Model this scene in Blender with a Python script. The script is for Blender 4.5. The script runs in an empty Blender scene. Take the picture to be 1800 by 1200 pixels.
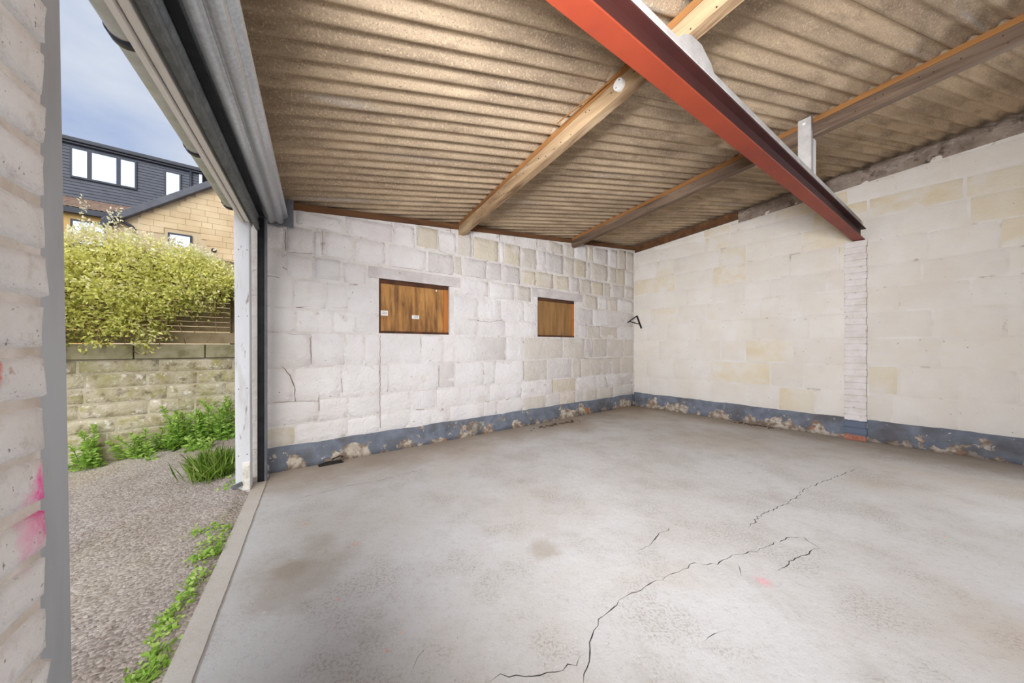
import bpy, math, random
import numpy as np
from mathutils import Vector, Matrix, noise

random.seed(7)
rng = np.random.default_rng(7)
SC = bpy.context.scene
COL = SC.collection

# ------------------------------------------------------------------ camera
FPX, CX, HY = 570.0, 900.0, 608.0          # focal length, centre column and horizon row of the 1800x1200 frame
CAMH = 1.2
cam = bpy.data.cameras.new('camera')
cam.sensor_width = 36.0
cam.lens = FPX / 1800.0 * 36.0
cam.shift_y = (HY - 600.0) / 1800.0
cam.clip_start = 0.02
camo = bpy.data.objects.new('camera', cam)
camo.location = (0, 0, CAMH)
camo.rotation_euler = (math.pi / 2, 0, 0)
COL.objects.link(camo)
SC.camera = camo

# ------------------------------------------------------------------ sky, sun, exposure
SKY_STRENGTH = 0.72
SUN_STRENGTH = 2.9
SC.view_settings.view_transform = 'Standard'
SC.view_settings.look = 'None'
SC.view_settings.gamma = 1.0
SC.view_settings.use_curve_mapping = False
SC.view_settings.exposure = 0.25

w = bpy.data.worlds.new('overcast_sky')
SC.world = w
w.use_nodes = True
nt = w.node_tree
nt.nodes.clear()
tc = nt.nodes.new('ShaderNodeTexCoord')
mp = nt.nodes.new('ShaderNodeMapping'); mp.inputs['Scale'].default_value = (1.0, 1.0, 2.2)
nz = nt.nodes.new('ShaderNodeTexNoise'); nz.inputs['Scale'].default_value = 2.6; nz.inputs['Detail'].default_value = 7; nz.inputs['Roughness'].default_value = 0.55
cr = nt.nodes.new('ShaderNodeValToRGB')
cr.color_ramp.elements[0].position = 0.36; cr.color_ramp.elements[0].color = (0.46, 0.58, 0.86, 1)
cr.color_ramp.elements[1].position = 0.66; cr.color_ramp.elements[1].color = (0.78, 0.85, 0.97, 1)
bg = nt.nodes.new('ShaderNodeBackground'); bg.inputs['Strength'].default_value = SKY_STRENGTH
wo = nt.nodes.new('ShaderNodeOutputWorld')
nt.links.new(tc.outputs['Generated'], mp.inputs['Vector'])
nt.links.new(mp.outputs['Vector'], nz.inputs['Vector'])
nt.links.new(nz.outputs['Fac'], cr.inputs['Fac'])
nt.links.new(cr.outputs['Color'], bg.inputs['Color'])
nt.links.new(bg.outputs['Background'], wo.inputs['Surface'])

sun = bpy.data.lights.new('hazy_sun', 'SUN')
sun.energy = SUN_STRENGTH
sun.angle = math.radians(60)
sun.color = (1.0, 0.97, 0.92)
suno = bpy.data.objects.new('hazy_sun', sun)
suno.rotation_euler = Vector((0.25, -1.0, .80)).to_track_quat('Z', 'Y').to_euler()
COL.objects.link(suno)


# ------------------------------------------------------------------ helpers: frames
def V2(a, b): return np.array((a, b), float)


class Frame:
    """vertical plane: w runs along it, z up, d out of it towards the viewer's side"""
    def __init__(s, o, d, n):
        s.o = V2(*o); s.d = V2(*d) / np.hypot(*d); s.n = V2(*n) / np.hypot(*n)

    def P(s, w_, z, d=0.0):
        p = s.o + s.d * w_ + s.n * d
        return (p[0], p[1], z)

    def hit(s, x, y, d=0.0):
        r = V2((x - CX) / FPX, 1.0)
        k = (s.o + s.n * d) @ s.n
        t = k / (r @ s.n)
        p = r * t
        return (p - s.o) @ s.d, CAMH - (y - HY) / FPX * t

    def w(s, x, d=0.0): return s.hit(x, HY, d)[0]


BK = Frame((-2.304, 3.054), (.8053, .5929), (.5929, -.8053))
RT = Frame((2.481, 6.577), (.6309, -.7758), (-.7758, -.6309))
A31 = math.radians(31.0)
# front wall: w = s (away along the wall), d = n (into the room)
FT = Frame((0, 0), (-math.sin(A31), math.cos(A31)), (math.cos(A31), math.sin(A31)))
GW = Frame((-4.73, 3.5), (.7915, .6112), (.6112, -.7915))      # garden wall
HS = Frame((-16.36, 12.0), (.7915, .6112), (.6112, -.7915))    # house behind
WB = 5.942                       # back wall length
WR = 9.6                         # right wall length


def roofz(x, y): return 2.892 + .129 * x + .003 * y
def roof_at(fr, w_, d=0.0):
    p = fr.P(w_, 0, d); return roofz(p[0], p[1])
def floor_pt(x, y, z=0.0):
    t = (CAMH - z) * FPX / (y - HY)
    return Vector(((x - CX) / FPX * t, t, z))
def groundz(s, n): return min(-.05 + .035 * (s - 1) + .14 * (n + .55), -.014 + .7 * max(0.0, -.50 - n))


# ------------------------------------------------------------------ helpers: materials
def S(r, g, b):
    f = lambda c: (c / 255 / 12.92) if c <= 10.3 else ((c / 255 + .055) / 1.055) ** 2.4
    return (f(r), f(g), f(b), 1.0)


class NT:
    def __init__(s, name):
        s.m = bpy.data.materials.new(name); s.m.use_nodes = True
        s.t = s.m.node_tree; s.t.nodes.clear()
        s.out = s.t.nodes.new('ShaderNodeOutputMaterial')
        s.b = s.t.nodes.new('ShaderNodeBsdfPrincipled')
        s.t.links.new(s.b.outputs[0], s.out.inputs['Surface'])
        s.geo = s.t.nodes.new('ShaderNodeNewGeometry')
        s.pos = s.geo.outputs['Position']
        s._oi = None

    def n(s, typ, **kw):
        x = s.t.nodes.new(typ)
        for k, v in kw.items(): setattr(x, k, v)
        return x

    def l(s, a, b): s.t.links.new(a, b)

    def put(s, sock, v):
        if isinstance(v, bpy.types.NodeSocket): s.l(v, sock)
        else: sock.default_value = v

    def rand(s):
        if not s._oi: s._oi = s.n('ShaderNodeObjectInfo')
        return s._oi.outputs['Random']

    def math(s, op, a, b=None, c=None, clamp=False):
        x = s.n('ShaderNodeMath', operation=op, use_clamp=clamp)
        s.put(x.inputs[0], a)
        if b is not None: s.put(x.inputs[1], b)
        if c is not None: s.put(x.inputs[2], c)
        return x.outputs[0]

    def vec(s, op, a, b=None):
        x = s.n('ShaderNodeVectorMath', operation=op)
        s.put(x.inputs[0], a)
        if b is not None: s.put(x.inputs[1], b)
        return x

    def coords(s, sc=(1, 1, 1), rotz=0.0, src=None):
        x = s.n('ShaderNodeMapping')
        x.inputs['Scale'].default_value = sc
        r = s.n('ShaderNodeMapping'); r.inputs['Rotation'].default_value = (0, 0, rotz)
        s.l(src or s.pos, r.inputs['Vector']); s.l(r.outputs[0], x.inputs['Vector'])
        return x.outputs[0]

    def noise(s, scale, detail=5, rough=.55, vec=None, dist=0.0, col=False):
        x = s.n('ShaderNodeTexNoise')
        x.inputs['Scale'].default_value = scale; x.inputs['Detail'].default_value = detail
        x.inputs['Roughness'].default_value = rough; x.inputs['Distortion'].default_value = dist
        s.l(vec or s.pos, x.inputs['Vector'])
        return x.outputs['Color' if col else 'Fac']

    def rng(s, v, lo, hi, a=0.0, b=1.0, smooth=False):
        x = s.n('ShaderNodeMapRange', interpolation_type='SMOOTHSTEP' if smooth else 'LINEAR')
        s.put(x.inputs[0], v)
        for i, k in enumerate((lo, hi, a, b)): x.inputs[i + 1].default_value = k
        return x.outputs[0]

    def mix(s, f, a, b, mode='MIX'):
        x = s.n('ShaderNodeMix', data_type='RGBA', blend_type=mode)
        s.put(x.inputs[0], f); s.put(x.inputs[6], a); s.put(x.inputs[7], b)
        return x.outputs[2]

    def bump(s, h, strength=.4, dist=.01, prev=None):
        x = s.n('ShaderNodeBump'); x.inputs['Strength'].default_value = strength
        x.inputs['Distance'].default_value = dist
        s.l(h, x.inputs['Height'])
        if prev: s.l(prev, x.inputs['Normal'])
        return x.outputs[0]

    def done(s, col, rough=.85, metal=0.0, nrm=None, spec=None):
        s.put(s.b.inputs['Base Color'], col)
        s.put(s.b.inputs['Roughness'], rough)
        s.b.inputs['Metallic'].default_value = metal
        if spec is not None: s.b.inputs['Specular IOR Level'].default_value = spec
        if nrm is not None: s.l(nrm, s.b.inputs['Normal'])
        return s.m


def mk(name, c1, c2=None, scale=4, rough=.85, metal=0.0, bump=.25, bscale=60, bdist=.006, vary=0.0,
       stains=(), sc=(1, 1, 1), rotz=0.0, lo=.35, hi=.65, spec=.3, detail=6, bump2=None):
    t = NT(name)
    v = t.coords(sc, rotz) if (sc != (1, 1, 1) or rotz) else None
    col = t.mix(t.rng(t.noise(scale, detail, vec=v), lo, hi), c1, c2 or c1)
    for (c, s_, a, b, k) in stains:
        f = t.math('MULTIPLY', t.rng(t.noise(s_, 6, .6, vec=v), a, b), k)
        col = t.mix(f, col, c)
    if vary:
        hv = t.n('ShaderNodeHueSaturation')
        t.l(col, hv.inputs['Color'])
        t.l(t.rng(t.rand(), 0, 1, 1 - vary, 1 + vary), hv.inputs['Value'])
        col = hv.outputs[0]
    nrm = t.bump(t.noise(bscale, 5, .6, vec=v), bump, bdist) if bump else None
    if bump2: nrm = t.bump(t.noise(bump2[1], 4, .6, dist=.8), bump2[0], bump2[2], nrm)
    return t.done(col, rough, metal, nrm, spec)


DIRT = S(120, 100, 80)
MAT = {}
B2 = (.55, 9, .035)
MAT['white_stone'] = mk('whitewashed_stone', S(236, 233, 231), S(226, 221, 217), 2.2, vary=.03, bump=.6, bscale=34, bdist=.012, bump2=B2,
                        stains=[(S(206, 190, 172), 3.1, .58, .76, .5), (S(216, 209, 212), 1.7, .52, .7, .5), (S(120, 96, 74), 26, .685, .72, .75), (S(206, 176, 172), 1.1, .66, .74, .3)])
MAT['grey_stone'] = mk('greyish_painted_stone', S(222, 217, 213), S(210, 204, 199), 3, vary=.03, bump=.55, bscale=34, bdist=.012, bump2=B2,
                       stains=[(S(186, 176, 166), 4, .56, .74, .5), (S(110, 90, 74), 24, .685, .73, .7)])
MAT['beige_stone'] = mk('bare_beige_stone', S(218, 209, 193), S(208, 196, 172), 3, vary=.04, bump=.6, bscale=30, bdist=.012, bump2=B2,
                        stains=[(S(226, 220, 212), 3, .50, .64, .8), (S(120, 96, 66), 24, .68, .74, .6)])
MAT['dull_stone'] = mk('dull_cream_stone', S(218, 211, 201), S(206, 197, 185), 3, vary=.04, bump=.6, bscale=32, bdist=.012, bump2=B2,
                       stains=[(S(228, 224, 220), 3, .5, .66, .7), (S(112, 92, 70), 24, .68, .74, .6)])
MAT['lime_mortar'] = mk('dirty_whitewashed_mortar', S(234, 230, 226), S(220, 213, 206), 3.5, bump=.7, bscale=26, bdist=.02, bump2=B2,
                        stains=[(S(128, 104, 84), 9, .61, .72, .7)])
MAT['cream_block'] = mk('cream_painted_block', S(235, 231, 223), S(229, 221, 208), 2.0, vary=.018, bump=.3, bscale=34, bdist=.008, bump2=(.3, 7, .02),
                        stains=[(S(230, 218, 196), 2.3, .55, .74, .5), (S(110, 86, 62), 30, .685, .715, .8), (S(222, 215, 208), 6, .5, .7, .4)])
MAT['sand_block'] = mk('sandy_painted_block', S(231, 222, 203), S(225, 210, 180), 2.6, vary=.02, bump=.45, bscale=28, bdist=.01, bump2=(.4, 7, .025),
                       stains=[(S(233, 228, 219), 3.2, .46, .62, .85), (S(110, 86, 60), 30, .71, .74, .8)])
MAT['cream_mortar'] = mk('cream_painted_mortar', S(236, 232, 225), S(226, 218, 206), 4, bump=.4, bscale=30, bdist=.01,
                         stains=[(S(150, 126, 100), 7, .62, .72, .6)])
MAT['crumbling_mortar'] = mk('crumbling_mortar', S(172, 156, 142), S(134, 118, 104), 6, bump=1.0, bscale=18, bdist=.04,
                             stains=[(S(74, 60, 50), 7, .55, .66, .8), (S(196, 184, 172), 9, .58, .7, .6)])
MAT['brick_white'] = mk('whitewashed_brick', S(226, 219, 211), S(196, 182, 168), 14, vary=.03, bump=.8, bscale=55, bdist=.008,
                        stains=[(S(168, 120, 96), 16, .66, .74, .7), (S(140, 122, 106), 60, .68, .75, .6), (S(196, 184, 170), 12, .52, .7, .5)])
MAT['galvanised'] = mk('galvanised_steel', S(204, 208, 211), S(184, 189, 193), 60, rough=.38, metal=.45, bump=.03, bscale=200, spec=.5,
                       stains=[(S(214, 218, 220), 110, .55, .68, .5)])
MAT['guide_steel'] = mk('grey_guide_steel', S(176, 180, 184), S(160, 164, 168), 14, rough=.5, metal=.25, bump=.04, bscale=150, stains=[(S(130, 132, 134), 60, .66, .72, .5)], sc=(1, 1, .15))
MAT['dull_galvanised'] = mk('dull_galvanised_steel', S(122, 126, 128), S(98, 101, 102), 20, rough=.6, metal=.5, bump=.06, bscale=150,
                            stains=[(S(150, 152, 150), 45, .56, .7, .5)])
MAT['black_rubber'] = mk('black_guide', S(40, 42, 46), S(28, 29, 32), 20, rough=.5, bump=.05)
MAT['grey_steel'] = mk('grey_painted_steel', S(122, 126, 134), S(108, 112, 120), 8, rough=.5, bump=.05)
MAT['white_timber'] = mk('flaking_white_painted_timber', S(228, 230, 234), S(212, 214, 218), 6, bump=.5, bscale=40, bdist=.006, sc=(1, 1, .18), vary=.02,
                         stains=[(S(132, 112, 94), 26, .62, .70, .85), (S(176, 166, 158), 9, .56, .72, .6)])
MAT['cream_timber'] = mk('weathered_cream_timber', S(244, 240, 233), S(230, 224, 214), 7, bump=.4, bscale=50, rotz=-A31, sc=(1, .1, 1),
                         stains=[(S(150, 152, 128), 10, .56, .72, .6), (S(150, 104, 72), 14, .64, .72, .7)])
MAT['fresh_timber'] = mk('orange_brown_sawn_timber', S(160, 112, 64), S(128, 86, 48), 9, bump=.3, bscale=60, sc=(1, .12, 1), rotz=math.radians(-33),
                         stains=[(S(96, 62, 36), 12, .58, .72, .7)])
MAT['old_timber'] = mk('weathered_purlin_timber', S(182, 154, 118), S(148, 120, 90), 12, bump=.5, bscale=60, sc=(1, .1, 1), rotz=math.radians(-33),
                       stains=[(S(100, 72, 48), 14, .52, .66, .8), (S(204, 180, 146), 9, .58, .70, .6)])
MAT['grey_timber'] = mk('greyish_purlin_timber', S(126, 106, 88), S(96, 78, 64), 12, bump=.5, bscale=60, sc=(1, .1, 1), rotz=math.radians(-33),
                        stains=[(S(66, 50, 40), 14, .54, .70, .75), (S(150, 132, 112), 9, .62, .72, .6)])
MAT['dark_timber'] = mk('dark_brown_timber', S(112, 78, 50), S(86, 58, 38), 9, bump=.3, bscale=60, sc=(.15, 1, 1), rotz=math.radians(-36),
                        stains=[(S(140, 98, 56), 8, .56, .70, .7), (S(50, 36, 28), 10, .6, .72, .7)])
MAT['plywood'] = mk('stained_plywood', S(190, 138, 78), S(122, 84, 48), 14, lo=.40, hi=.60, bump=.25, bscale=70, sc=(1, 1, .14), rough=.6,
                    stains=[(S(206, 158, 96), 12, .56, .68, .7), (S(86, 56, 34), 9, .58, .70, .75), (S(112, 96, 72), 6, .55, .7, .6)])
MAT['plywood_plain'] = mk('brown_plywood', S(160, 122, 76), S(134, 98, 58), 16, bump=.2, bscale=70, sc=(1, 1, .12), rough=.65,
                          stains=[(S(92, 62, 38), 10, .6, .72, .7)])
MAT['dark_frame'] = mk('dark_stained_frame', S(96, 58, 36), S(62, 40, 30), 10, rough=.5, bump=.2)
MAT['orange_frame'] = mk('orange_stained_frame', S(190, 118, 54), S(156, 92, 44), 10, rough=.55, bump=.2, sc=(1, 1, .2))
MAT['grey_lintel'] = mk('grey_whitewashed_lintel', S(216, 211, 208), S(196, 188, 184), 6, bump=.35, bscale=50, stains=[(S(140, 116, 100), 12, .64, .72, .6)])
MAT['red_oxide'] = mk('red_oxide_steel', S(146, 60, 35), S(132, 52, 31), 3, rough=.55, bump=.08, bscale=30,
                      stains=[(S(196, 120, 96), 40, .70, .74, .6), (S(128, 52, 44), 3, .56, .7, .5)])
MAT['shaded_red_steel'] = mk('shaded_red_oxide_steel', S(70, 34, 29), S(60, 30, 27), 3, rough=.6, bump=.08, bscale=30, stains=[(S(50, 28, 25), 4, .52, .7, .5)])  # beam red with the shade on web and top flange painted in
MAT['grey_plate'] = mk('grey_packing_board', S(196, 192, 188), S(176, 172, 168), 10, bump=.2, bscale=40, stains=[(S(120, 114, 110), 40, .66, .72, .6)])
MAT['white_plastic'] = mk('white_plastic', S(236, 234, 228), rough=.4, bump=0)
MAT['black_metal'] = mk('black_metal', S(34, 30, 28), S(46, 38, 34), 20, rough=.6, bump=.1)
MAT['soot_rag'] = mk('dark_debris', S(52, 46, 42), S(30, 28, 28), 30, bump=.5)
MAT['twig'] = mk('dry_twig', S(126, 104, 84), S(96, 78, 62), 30, bump=.3)
MAT['rust'] = mk('rusty_nail', S(96, 56, 38), S(60, 40, 32), 50, bump=.2)
MAT['paper'] = mk('white_sticker', S(240, 236, 230), rough=.6, bump=0)
MAT['ink'] = mk('grey_sticker_print', S(120, 116, 116), rough=.6, bump=0)
MAT['soil'] = mk('brown_soil', S(110, 92, 76), S(84, 70, 60), 14, bump=.8, bscale=40)


def roof_sheet_mat():
    t = NT('weathered_cement_sheet')
    ang = math.radians(-21.2)
    v = t.coords((.35, 1.6, 1), ang)
    v2 = t.coords((.12, 2.2, 1), ang)
    col = t.mix(t.rng(t.noise(2.2, 6, vec=v), .35, .66), S(194, 171, 142), S(158, 138, 115))
    col = t.mix(t.math('MULTIPLY', t.rng(t.noise(7, 6, .6, vec=v), .48, .66), .65), col, S(128, 110, 92))
    col = t.mix(t.math('MULTIPLY', t.rng(t.noise(4.5, 4, .5, vec=v2), .62, .72), .55), col, S(176, 170, 164))
    col = t.mix(t.math('MULTIPLY', t.rng(t.noise(90, 3, .6), .55, .66), .6), col, S(222, 198, 160))
    col = t.mix(t.math('MULTIPLY', t.rng(t.noise(120, 3, .6, vec=t.coords((1, 1.3, 1))), .56, .68), .6), col, S(100, 84, 68))
    hv = t.n('ShaderNodeHueSaturation'); t.l(col, hv.inputs['Color'])
    t.l(t.rng(t.rand(), 0, 1, .90, 1.08), hv.inputs['Value'])
    nb = t.bump(t.noise(80, 5, .7), .7, .008)
    return t.done(hv.outputs[0], .95, 0, nb, .15)


MAT['cement_sheet'] = roof_sheet_mat()


def plinth_mat():
    t = NT('peeling_blue_grey_paint')
    sep = t.n('ShaderNodeSeparateXYZ'); t.l(t.pos, sep.inputs[0])
    z = sep.outputs[2]
    blue = t.mix(t.rng(t.noise(9), .35, .65), S(126, 133, 145), S(106, 112, 122))
    bare = t.mix(t.rng(t.noise(16, 6), .4, .6), S(206, 196, 180), S(140, 122, 106))
    bare = t.mix(t.rng(t.noise(5.5), .6, .68), bare, S(176, 116, 70))
    # flakes: more of the paint is gone low down
    f = t.math('ADD', t.noise(4.2, 7, .6), t.rng(z, 0.0, .22, .13, -.07))
    peel = t.rng(f, .565, .585)
    col = t.mix(peel, blue, bare)
    col = t.mix(t.rng(t.noise(28, 4), .68, .72), col, S(214, 208, 202))
    col = t.mix(t.math('MULTIPLY', t.rng(t.noise(3.1, 6), .5, .66), .6), col, S(92, 84, 78))
    nb = t.bump(t.noise(30, 6, .6), .6, .015)
    nb = t.bump(t.math('SUBTRACT', 1.0, peel), .6, .004, nb)
    return t.done(col, .7, 0, nb, .3)


MAT['plinth'] = plinth_mat()


def pier_mat():
    t = NT('whitewashed_pier_brick')
    sep = t.n('ShaderNodeSeparateXYZ'); t.l(t.pos, sep.inputs[0]); z = sep.outputs[2]
    col = t.mix(t.rng(t.noise(8), .35, .65), S(236, 231, 228), S(222, 214, 206))
    col = t.mix(t.math('MULTIPLY', t.rng(t.noise(30, 3), .66, .72), .7), col, S(176, 120, 92))
    zz = t.math('ADD', z, t.math('MULTIPLY', t.noise(14, 5), .05))
    col = t.mix(t.rng(zz, .275, .282, 1, 0), col, S(108, 118, 136))
    bz = t.math('ADD', z, t.math('MULTIPLY', t.noise(24, 5), .12))
    col = t.mix(t.rng(bz, .125, .135, 1, 0), col, t.mix(t.rng(t.noise(40), .4, .6), S(188, 128, 104), S(160, 104, 86)))
    return t.done(col, .85, 0, t.bump(t.noise(50, 5, .6), .5, .006), .25)


MAT['pier'] = pier_mat()


def near_brick_mat():
    """whitewashed brick with old spray paint marks (pink and red) at fixed places on the wall"""
    t = NT('whitewashed_brick_with_spray_paint')
    col = t.mix(t.rng(t.noise(11), .35, .65), S(240, 238, 236), S(230, 226, 222))
    col = t.mix(t.math('MULTIPLY', t.rng(t.noise(34, 5, .65), .55, .72), .55), col, S(192, 178, 166))
    col = t.mix(t.math('MULTIPLY', t.rng(t.noise(18, 5), .66, .72), .8), col, S(168, 112, 86))
    col = t.mix(t.math('MULTIPLY', t.rng(t.noise(120, 3), .66, .72), .7), col, S(110, 90, 76))

    def spray(col, c, centre, r, sc, k=.95):
        dv = t.vec('MULTIPLY', t.vec('SUBTRACT', t.pos, centre).outputs[0], sc).outputs[0]
        dl = t.vec('LENGTH', dv).outputs['Value']
        f = t.math('ADD', dl, t.math('MULTIPLY', t.math('SUBTRACT', t.noise(60, 5, .7), .5), r * 1.5))
        return t.mix(t.math('MULTIPLY', t.rng(f, r * .25, r, 1, 0), k), col, c)
    w1, z1 = FT.hit(84, 876, -.343)
    col = spray(col, S(255, 90, 175), FT.P(w1, z1, -.343), .07, (2.0, 2.0, 1.0))
    w2, z2 = FT.hit(56, 935, -.343)
    col = spray(col, S(250, 160, 200), FT.P(w2, z2, -.343), .06, (2, 2, 1.0), .6)
    w3, z3 = FT.hit(0, 650, -.343)
    col = spray(col, S(230, 40, 40), FT.P(w3, z3, -.343), .05, (6, 6, 1.0), .95)
    return t.done(col, .9, 0, t.bump(t.noise(70, 6, .65), .9, .008), .2)


MAT['near_brick'] = near_brick_mat()

CRACKS = [
    ([(1018, 1210), (1032, 1160), (1040, 1130), (1052, 1088), (1075, 1066), (1120, 1038), (1162, 1018), (1192, 1003), (1222, 990), (1262, 992), (1288, 975), (1318, 970), (1348, 960), (1388, 943), (1412, 944), (1440, 963), (1400, 982), (1360, 1003)], .0055),
    ([(1290, 984), (1304, 1012), (1326, 1020)], .005),
    ([(1316, 930), (1332, 908), (1375, 888), (1402, 872), (1412, 860), (1450, 845), (1505, 824)], .006),
    ([(1120, 970), (1152, 948), (1156, 940), (1182, 925)], .006),
    ([(846, 1205), (880, 1188), (935, 1184), (975, 1177), (1012, 1168), (1036, 1140)], .005),
    ([(716, 1190), (735, 1156), (752, 1138), (766, 1126)], .005),
    ([(510, 878), (565, 866), (605, 855), (660, 846), (760, 820)], .009),
    ([(1228, 1130), (1283, 1103)], .004),
]


def floor_mat():
    t = NT('worn_concrete')
    base = t.mix(t.rng(t.noise(1.1, 6, .6), .36, .66), S(204, 203, 201), S(192, 187, 181))
    base = t.mix(t.math('MULTIPLY', t.rng(t.noise(.55, 5, .6, dist=.6), .5, .68), .55), base, S(188, 172, 153))
    base = t.mix(t.math('MULTIPLY', t.rng(t.noise(2.7, 6, .65), .56, .72), .45), base, S(170, 162, 152))
    base = t.mix(t.math('MULTIPLY', t.rng(t.noise(26, 6, .7), .52, .72), .35), base, S(164, 156, 148))
    base = t.mix(t.math('MULTIPLY', t.rng(t.noise(70, 4, .65), .655, .69), .6), base, S(104, 94, 86))
    base = t.mix(t.math('MULTIPLY', t.rng(t.noise(9, 3, .5), .73, .76), .7), base, S(226, 160, 130))
    base = t.mix(t.math('MULTIPLY', t.rng(t.noise(40, 4, .65), .64, .70), .35), base, S(228, 226, 222))
    # dust and dirt gathered along the two walls
    for fr, ww, k in ((BK, .9, .75), (RT, .75, .6)):
        dd = t.vec('DOT_PRODUCT', t.vec('SUBTRACT', t.pos, fr.P(0, 0)).outputs[0], (fr.n[0], fr.n[1], 0)).outputs['Value']
        f = t.math('ADD', dd, t.math('MULTIPLY', t.math('SUBTRACT', t.noise(1.6, 6, .6), .5), 1.3))
        base = t.mix(t.math('MULTIPLY', t.rng(f, .05, ww, 1, 0, True), k), base, S(150, 131, 109))
    # brown soaked-in stains
    for (px, py, r, k) in ((520, 1010, .34, .38), (955, 965, .13, .4), (560, 955, .16, .3), (510, 1000, .12, .3)):
        c = floor_pt(px, py)
        dl = t.vec('LENGTH', t.vec('SUBTRACT', t.pos, tuple(c)).outputs[0]).outputs['Value']
        f = t.math('ADD', dl, t.math('MULTIPLY', t.math('SUBTRACT', t.noise(5, 6, .65), .5), r * 1.6))
        base = t.mix(t.math('MULTIPLY', t.rng(f, r * .3, r, 1, 0, True), k), base, S(146, 126, 100))
    for (px, py, r, c_) in ((1342, 1022, .05, S(240, 130, 150)), (626, 955, .03, S(236, 160, 136)), (680, 1143, .012, S(250, 120, 90)), (705, 1112, .012, S(244, 170, 120)), (592, 1053, .014, S(250, 150, 130))):
        c = floor_pt(px, py)
        dl = t.vec('LENGTH', t.vec('SUBTRACT', t.pos, tuple(c)).outputs[0]).outputs['Value']
        f = t.math('ADD', dl, t.math('MULTIPLY', t.math('SUBTRACT', t.noise(50, 5, .7), .5), r * 1.2))
        base = t.mix(t.math('MULTIPLY', t.rng(f, r * .1, r, 1, 0), .42), base, c_)
    at = t.n('ShaderNodeAttribute', attribute_name='crack')
    crack = t.math('MULTIPLY', t.rng(at.outputs['Fac'], .15, .75), t.rng(t.noise(16, 4, .7), .33, .5, .25, .9))
    wear = t.math('MULTIPLY', t.rng(t.noise(2.2, 5, .6), .5, .6), t.rng(t.noise(75, 4, .7), .5, .58))
    base = t.mix(t.math('MULTIPLY', wear, .5), base, S(146, 136, 126))
    base = t.mix(t.math('MULTIPLY', t.rng(t.noise(150, 3, .6), .64, .68), .45), base, S(120, 110, 102))
    base = t.mix(t.math('MULTIPLY', crack, .75), base, S(96, 84, 74))
    # groove along the threshold
    dd = t.vec('DOT_PRODUCT', t.pos, (FT.n[0], FT.n[1], 0)).outputs['Value']
    dd = t.math('ADD', dd, t.math('MULTIPLY', t.math('SUBTRACT', t.noise(5, 4), .5), .012))
    g = t.math('MULTIPLY', t.rng(t.math('ABSOLUTE', t.math('ADD', dd, .378)), .002, .007, 1, 0), .6)
    base = t.mix(t.math('MULTIPLY', t.rng(dd, -.37, -.385), .55), base, S(204, 194, 180))
    base = t.mix(g, base, S(128, 116, 104))
    nb = t.bump(t.noise(60, 7, .75), .6, .008)
    nb = t.bump(t.noise(6, 5, .6), .25, .03, nb)
    nb = t.bump(t.math('SUBTRACT', 1.0, t.math('MAXIMUM', crack, g)), .9, .012, nb)
    return t.done(base, .8, 0, nb, .25)


MAT['concrete'] = floor_mat()


def gravel_mat():
    t = NT('gravel_track')
    vo = t.n('ShaderNodeTexVoronoi'); vo.inputs['Scale'].default_value = 70; t.l(t.pos, vo.inputs['Vector'])
    col = t.mix(t.rng(t.noise(1.6, 5, .6), .38, .62), S(184, 174, 166), S(164, 151, 140))
    col = t.mix(t.math('MULTIPLY', t.rng(t.noise(.8, 5, .6, vec=t.coords((1, .35, 1), -A31 + .6)), .5, .64), .7), col, S(190, 178, 160))
    sp = t.n('ShaderNodeSeparateColor'); t.l(vo.outputs['Color'], sp.inputs[0])
    cb = t.n('ShaderNodeCombineColor')
    for q_ in range(3): t.l(sp.outputs[0], cb.inputs[q_])
    col = t.mix(.5, col, cb.outputs[0], 'SOFT_LIGHT')
    col = t.mix(t.math('MULTIPLY', t.rng(t.noise(60, 4, .7), .5, .7), .5), col, S(110, 98, 92))
    nb = t.bump(t.math('SUBTRACT', 1.0, vo.outputs['Distance']), .7, .012)
    nb = t.bump(t.noise(120, 4, .7), .5, .006, nb)
    return t.done(col, .95, 0, nb, .15)


MAT['gravel'] = gravel_mat()
MAT['pebble'] = mk('loose_pebble', S(188, 178, 170), S(140, 126, 114), 22, bump=.2, stains=[(S(214, 208, 204), 34, .6, .66, .8), (S(96, 88, 86), 30, .62, .68, .8)])
MAT['mossy_stone'] = mk('mossy_garden_wall_stone', S(200, 191, 170), S(166, 155, 124), 6, vary=.07, bump=.8, bscale=40, bdist=.015,
                        stains=[(S(158, 152, 92), 7, .52, .66, .75), (S(226, 220, 210), 16, .57, .64, .85), (S(112, 104, 84), 12, .54, .66, .75), (S(150, 146, 84), 4, .5, .62, .5)])
MAT['coping'] = mk('greenish_coping_stone', S(168, 160, 134), S(146, 140, 108), 8, vary=.05, bump=.6, bscale=40, stains=[(S(98, 96, 62), 6, .52, .66, .6)])
MAT['garden_mortar'] = mk('garden_wall_mortar', S(196, 188, 168), S(164, 154, 128), 8, bump=.6)
MAT['fence_wood'] = mk('weathered_fence_slat', S(152, 132, 100), S(126, 112, 84), 14, vary=.1, bump=.4, bscale=60, stains=[(S(110, 112, 70), 7, .54, .68, .6)])
MAT['concrete_board'] = mk('concrete_gravel_board', S(178, 160, 130), S(156, 140, 110), 8, bump=.3)
MAT['bark'] = mk('brown_vine_stem', S(178, 152, 116), S(146, 120, 88), 20, bump=.4)
MAT['ashlar'] = mk('honey_ashlar_block', S(220, 198, 160), S(206, 180, 140), 1.2, vary=.07, bump=.2, bscale=20)
MAT['ashlar_joint'] = mk('pale_ashlar_joint', S(204, 184, 150), S(196, 174, 140), 3, bump=.1)
MAT['render_yellow'] = mk('yellow_rendered_wall', S(208, 174, 112), S(196, 162, 104), 3, bump=.1)
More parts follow.
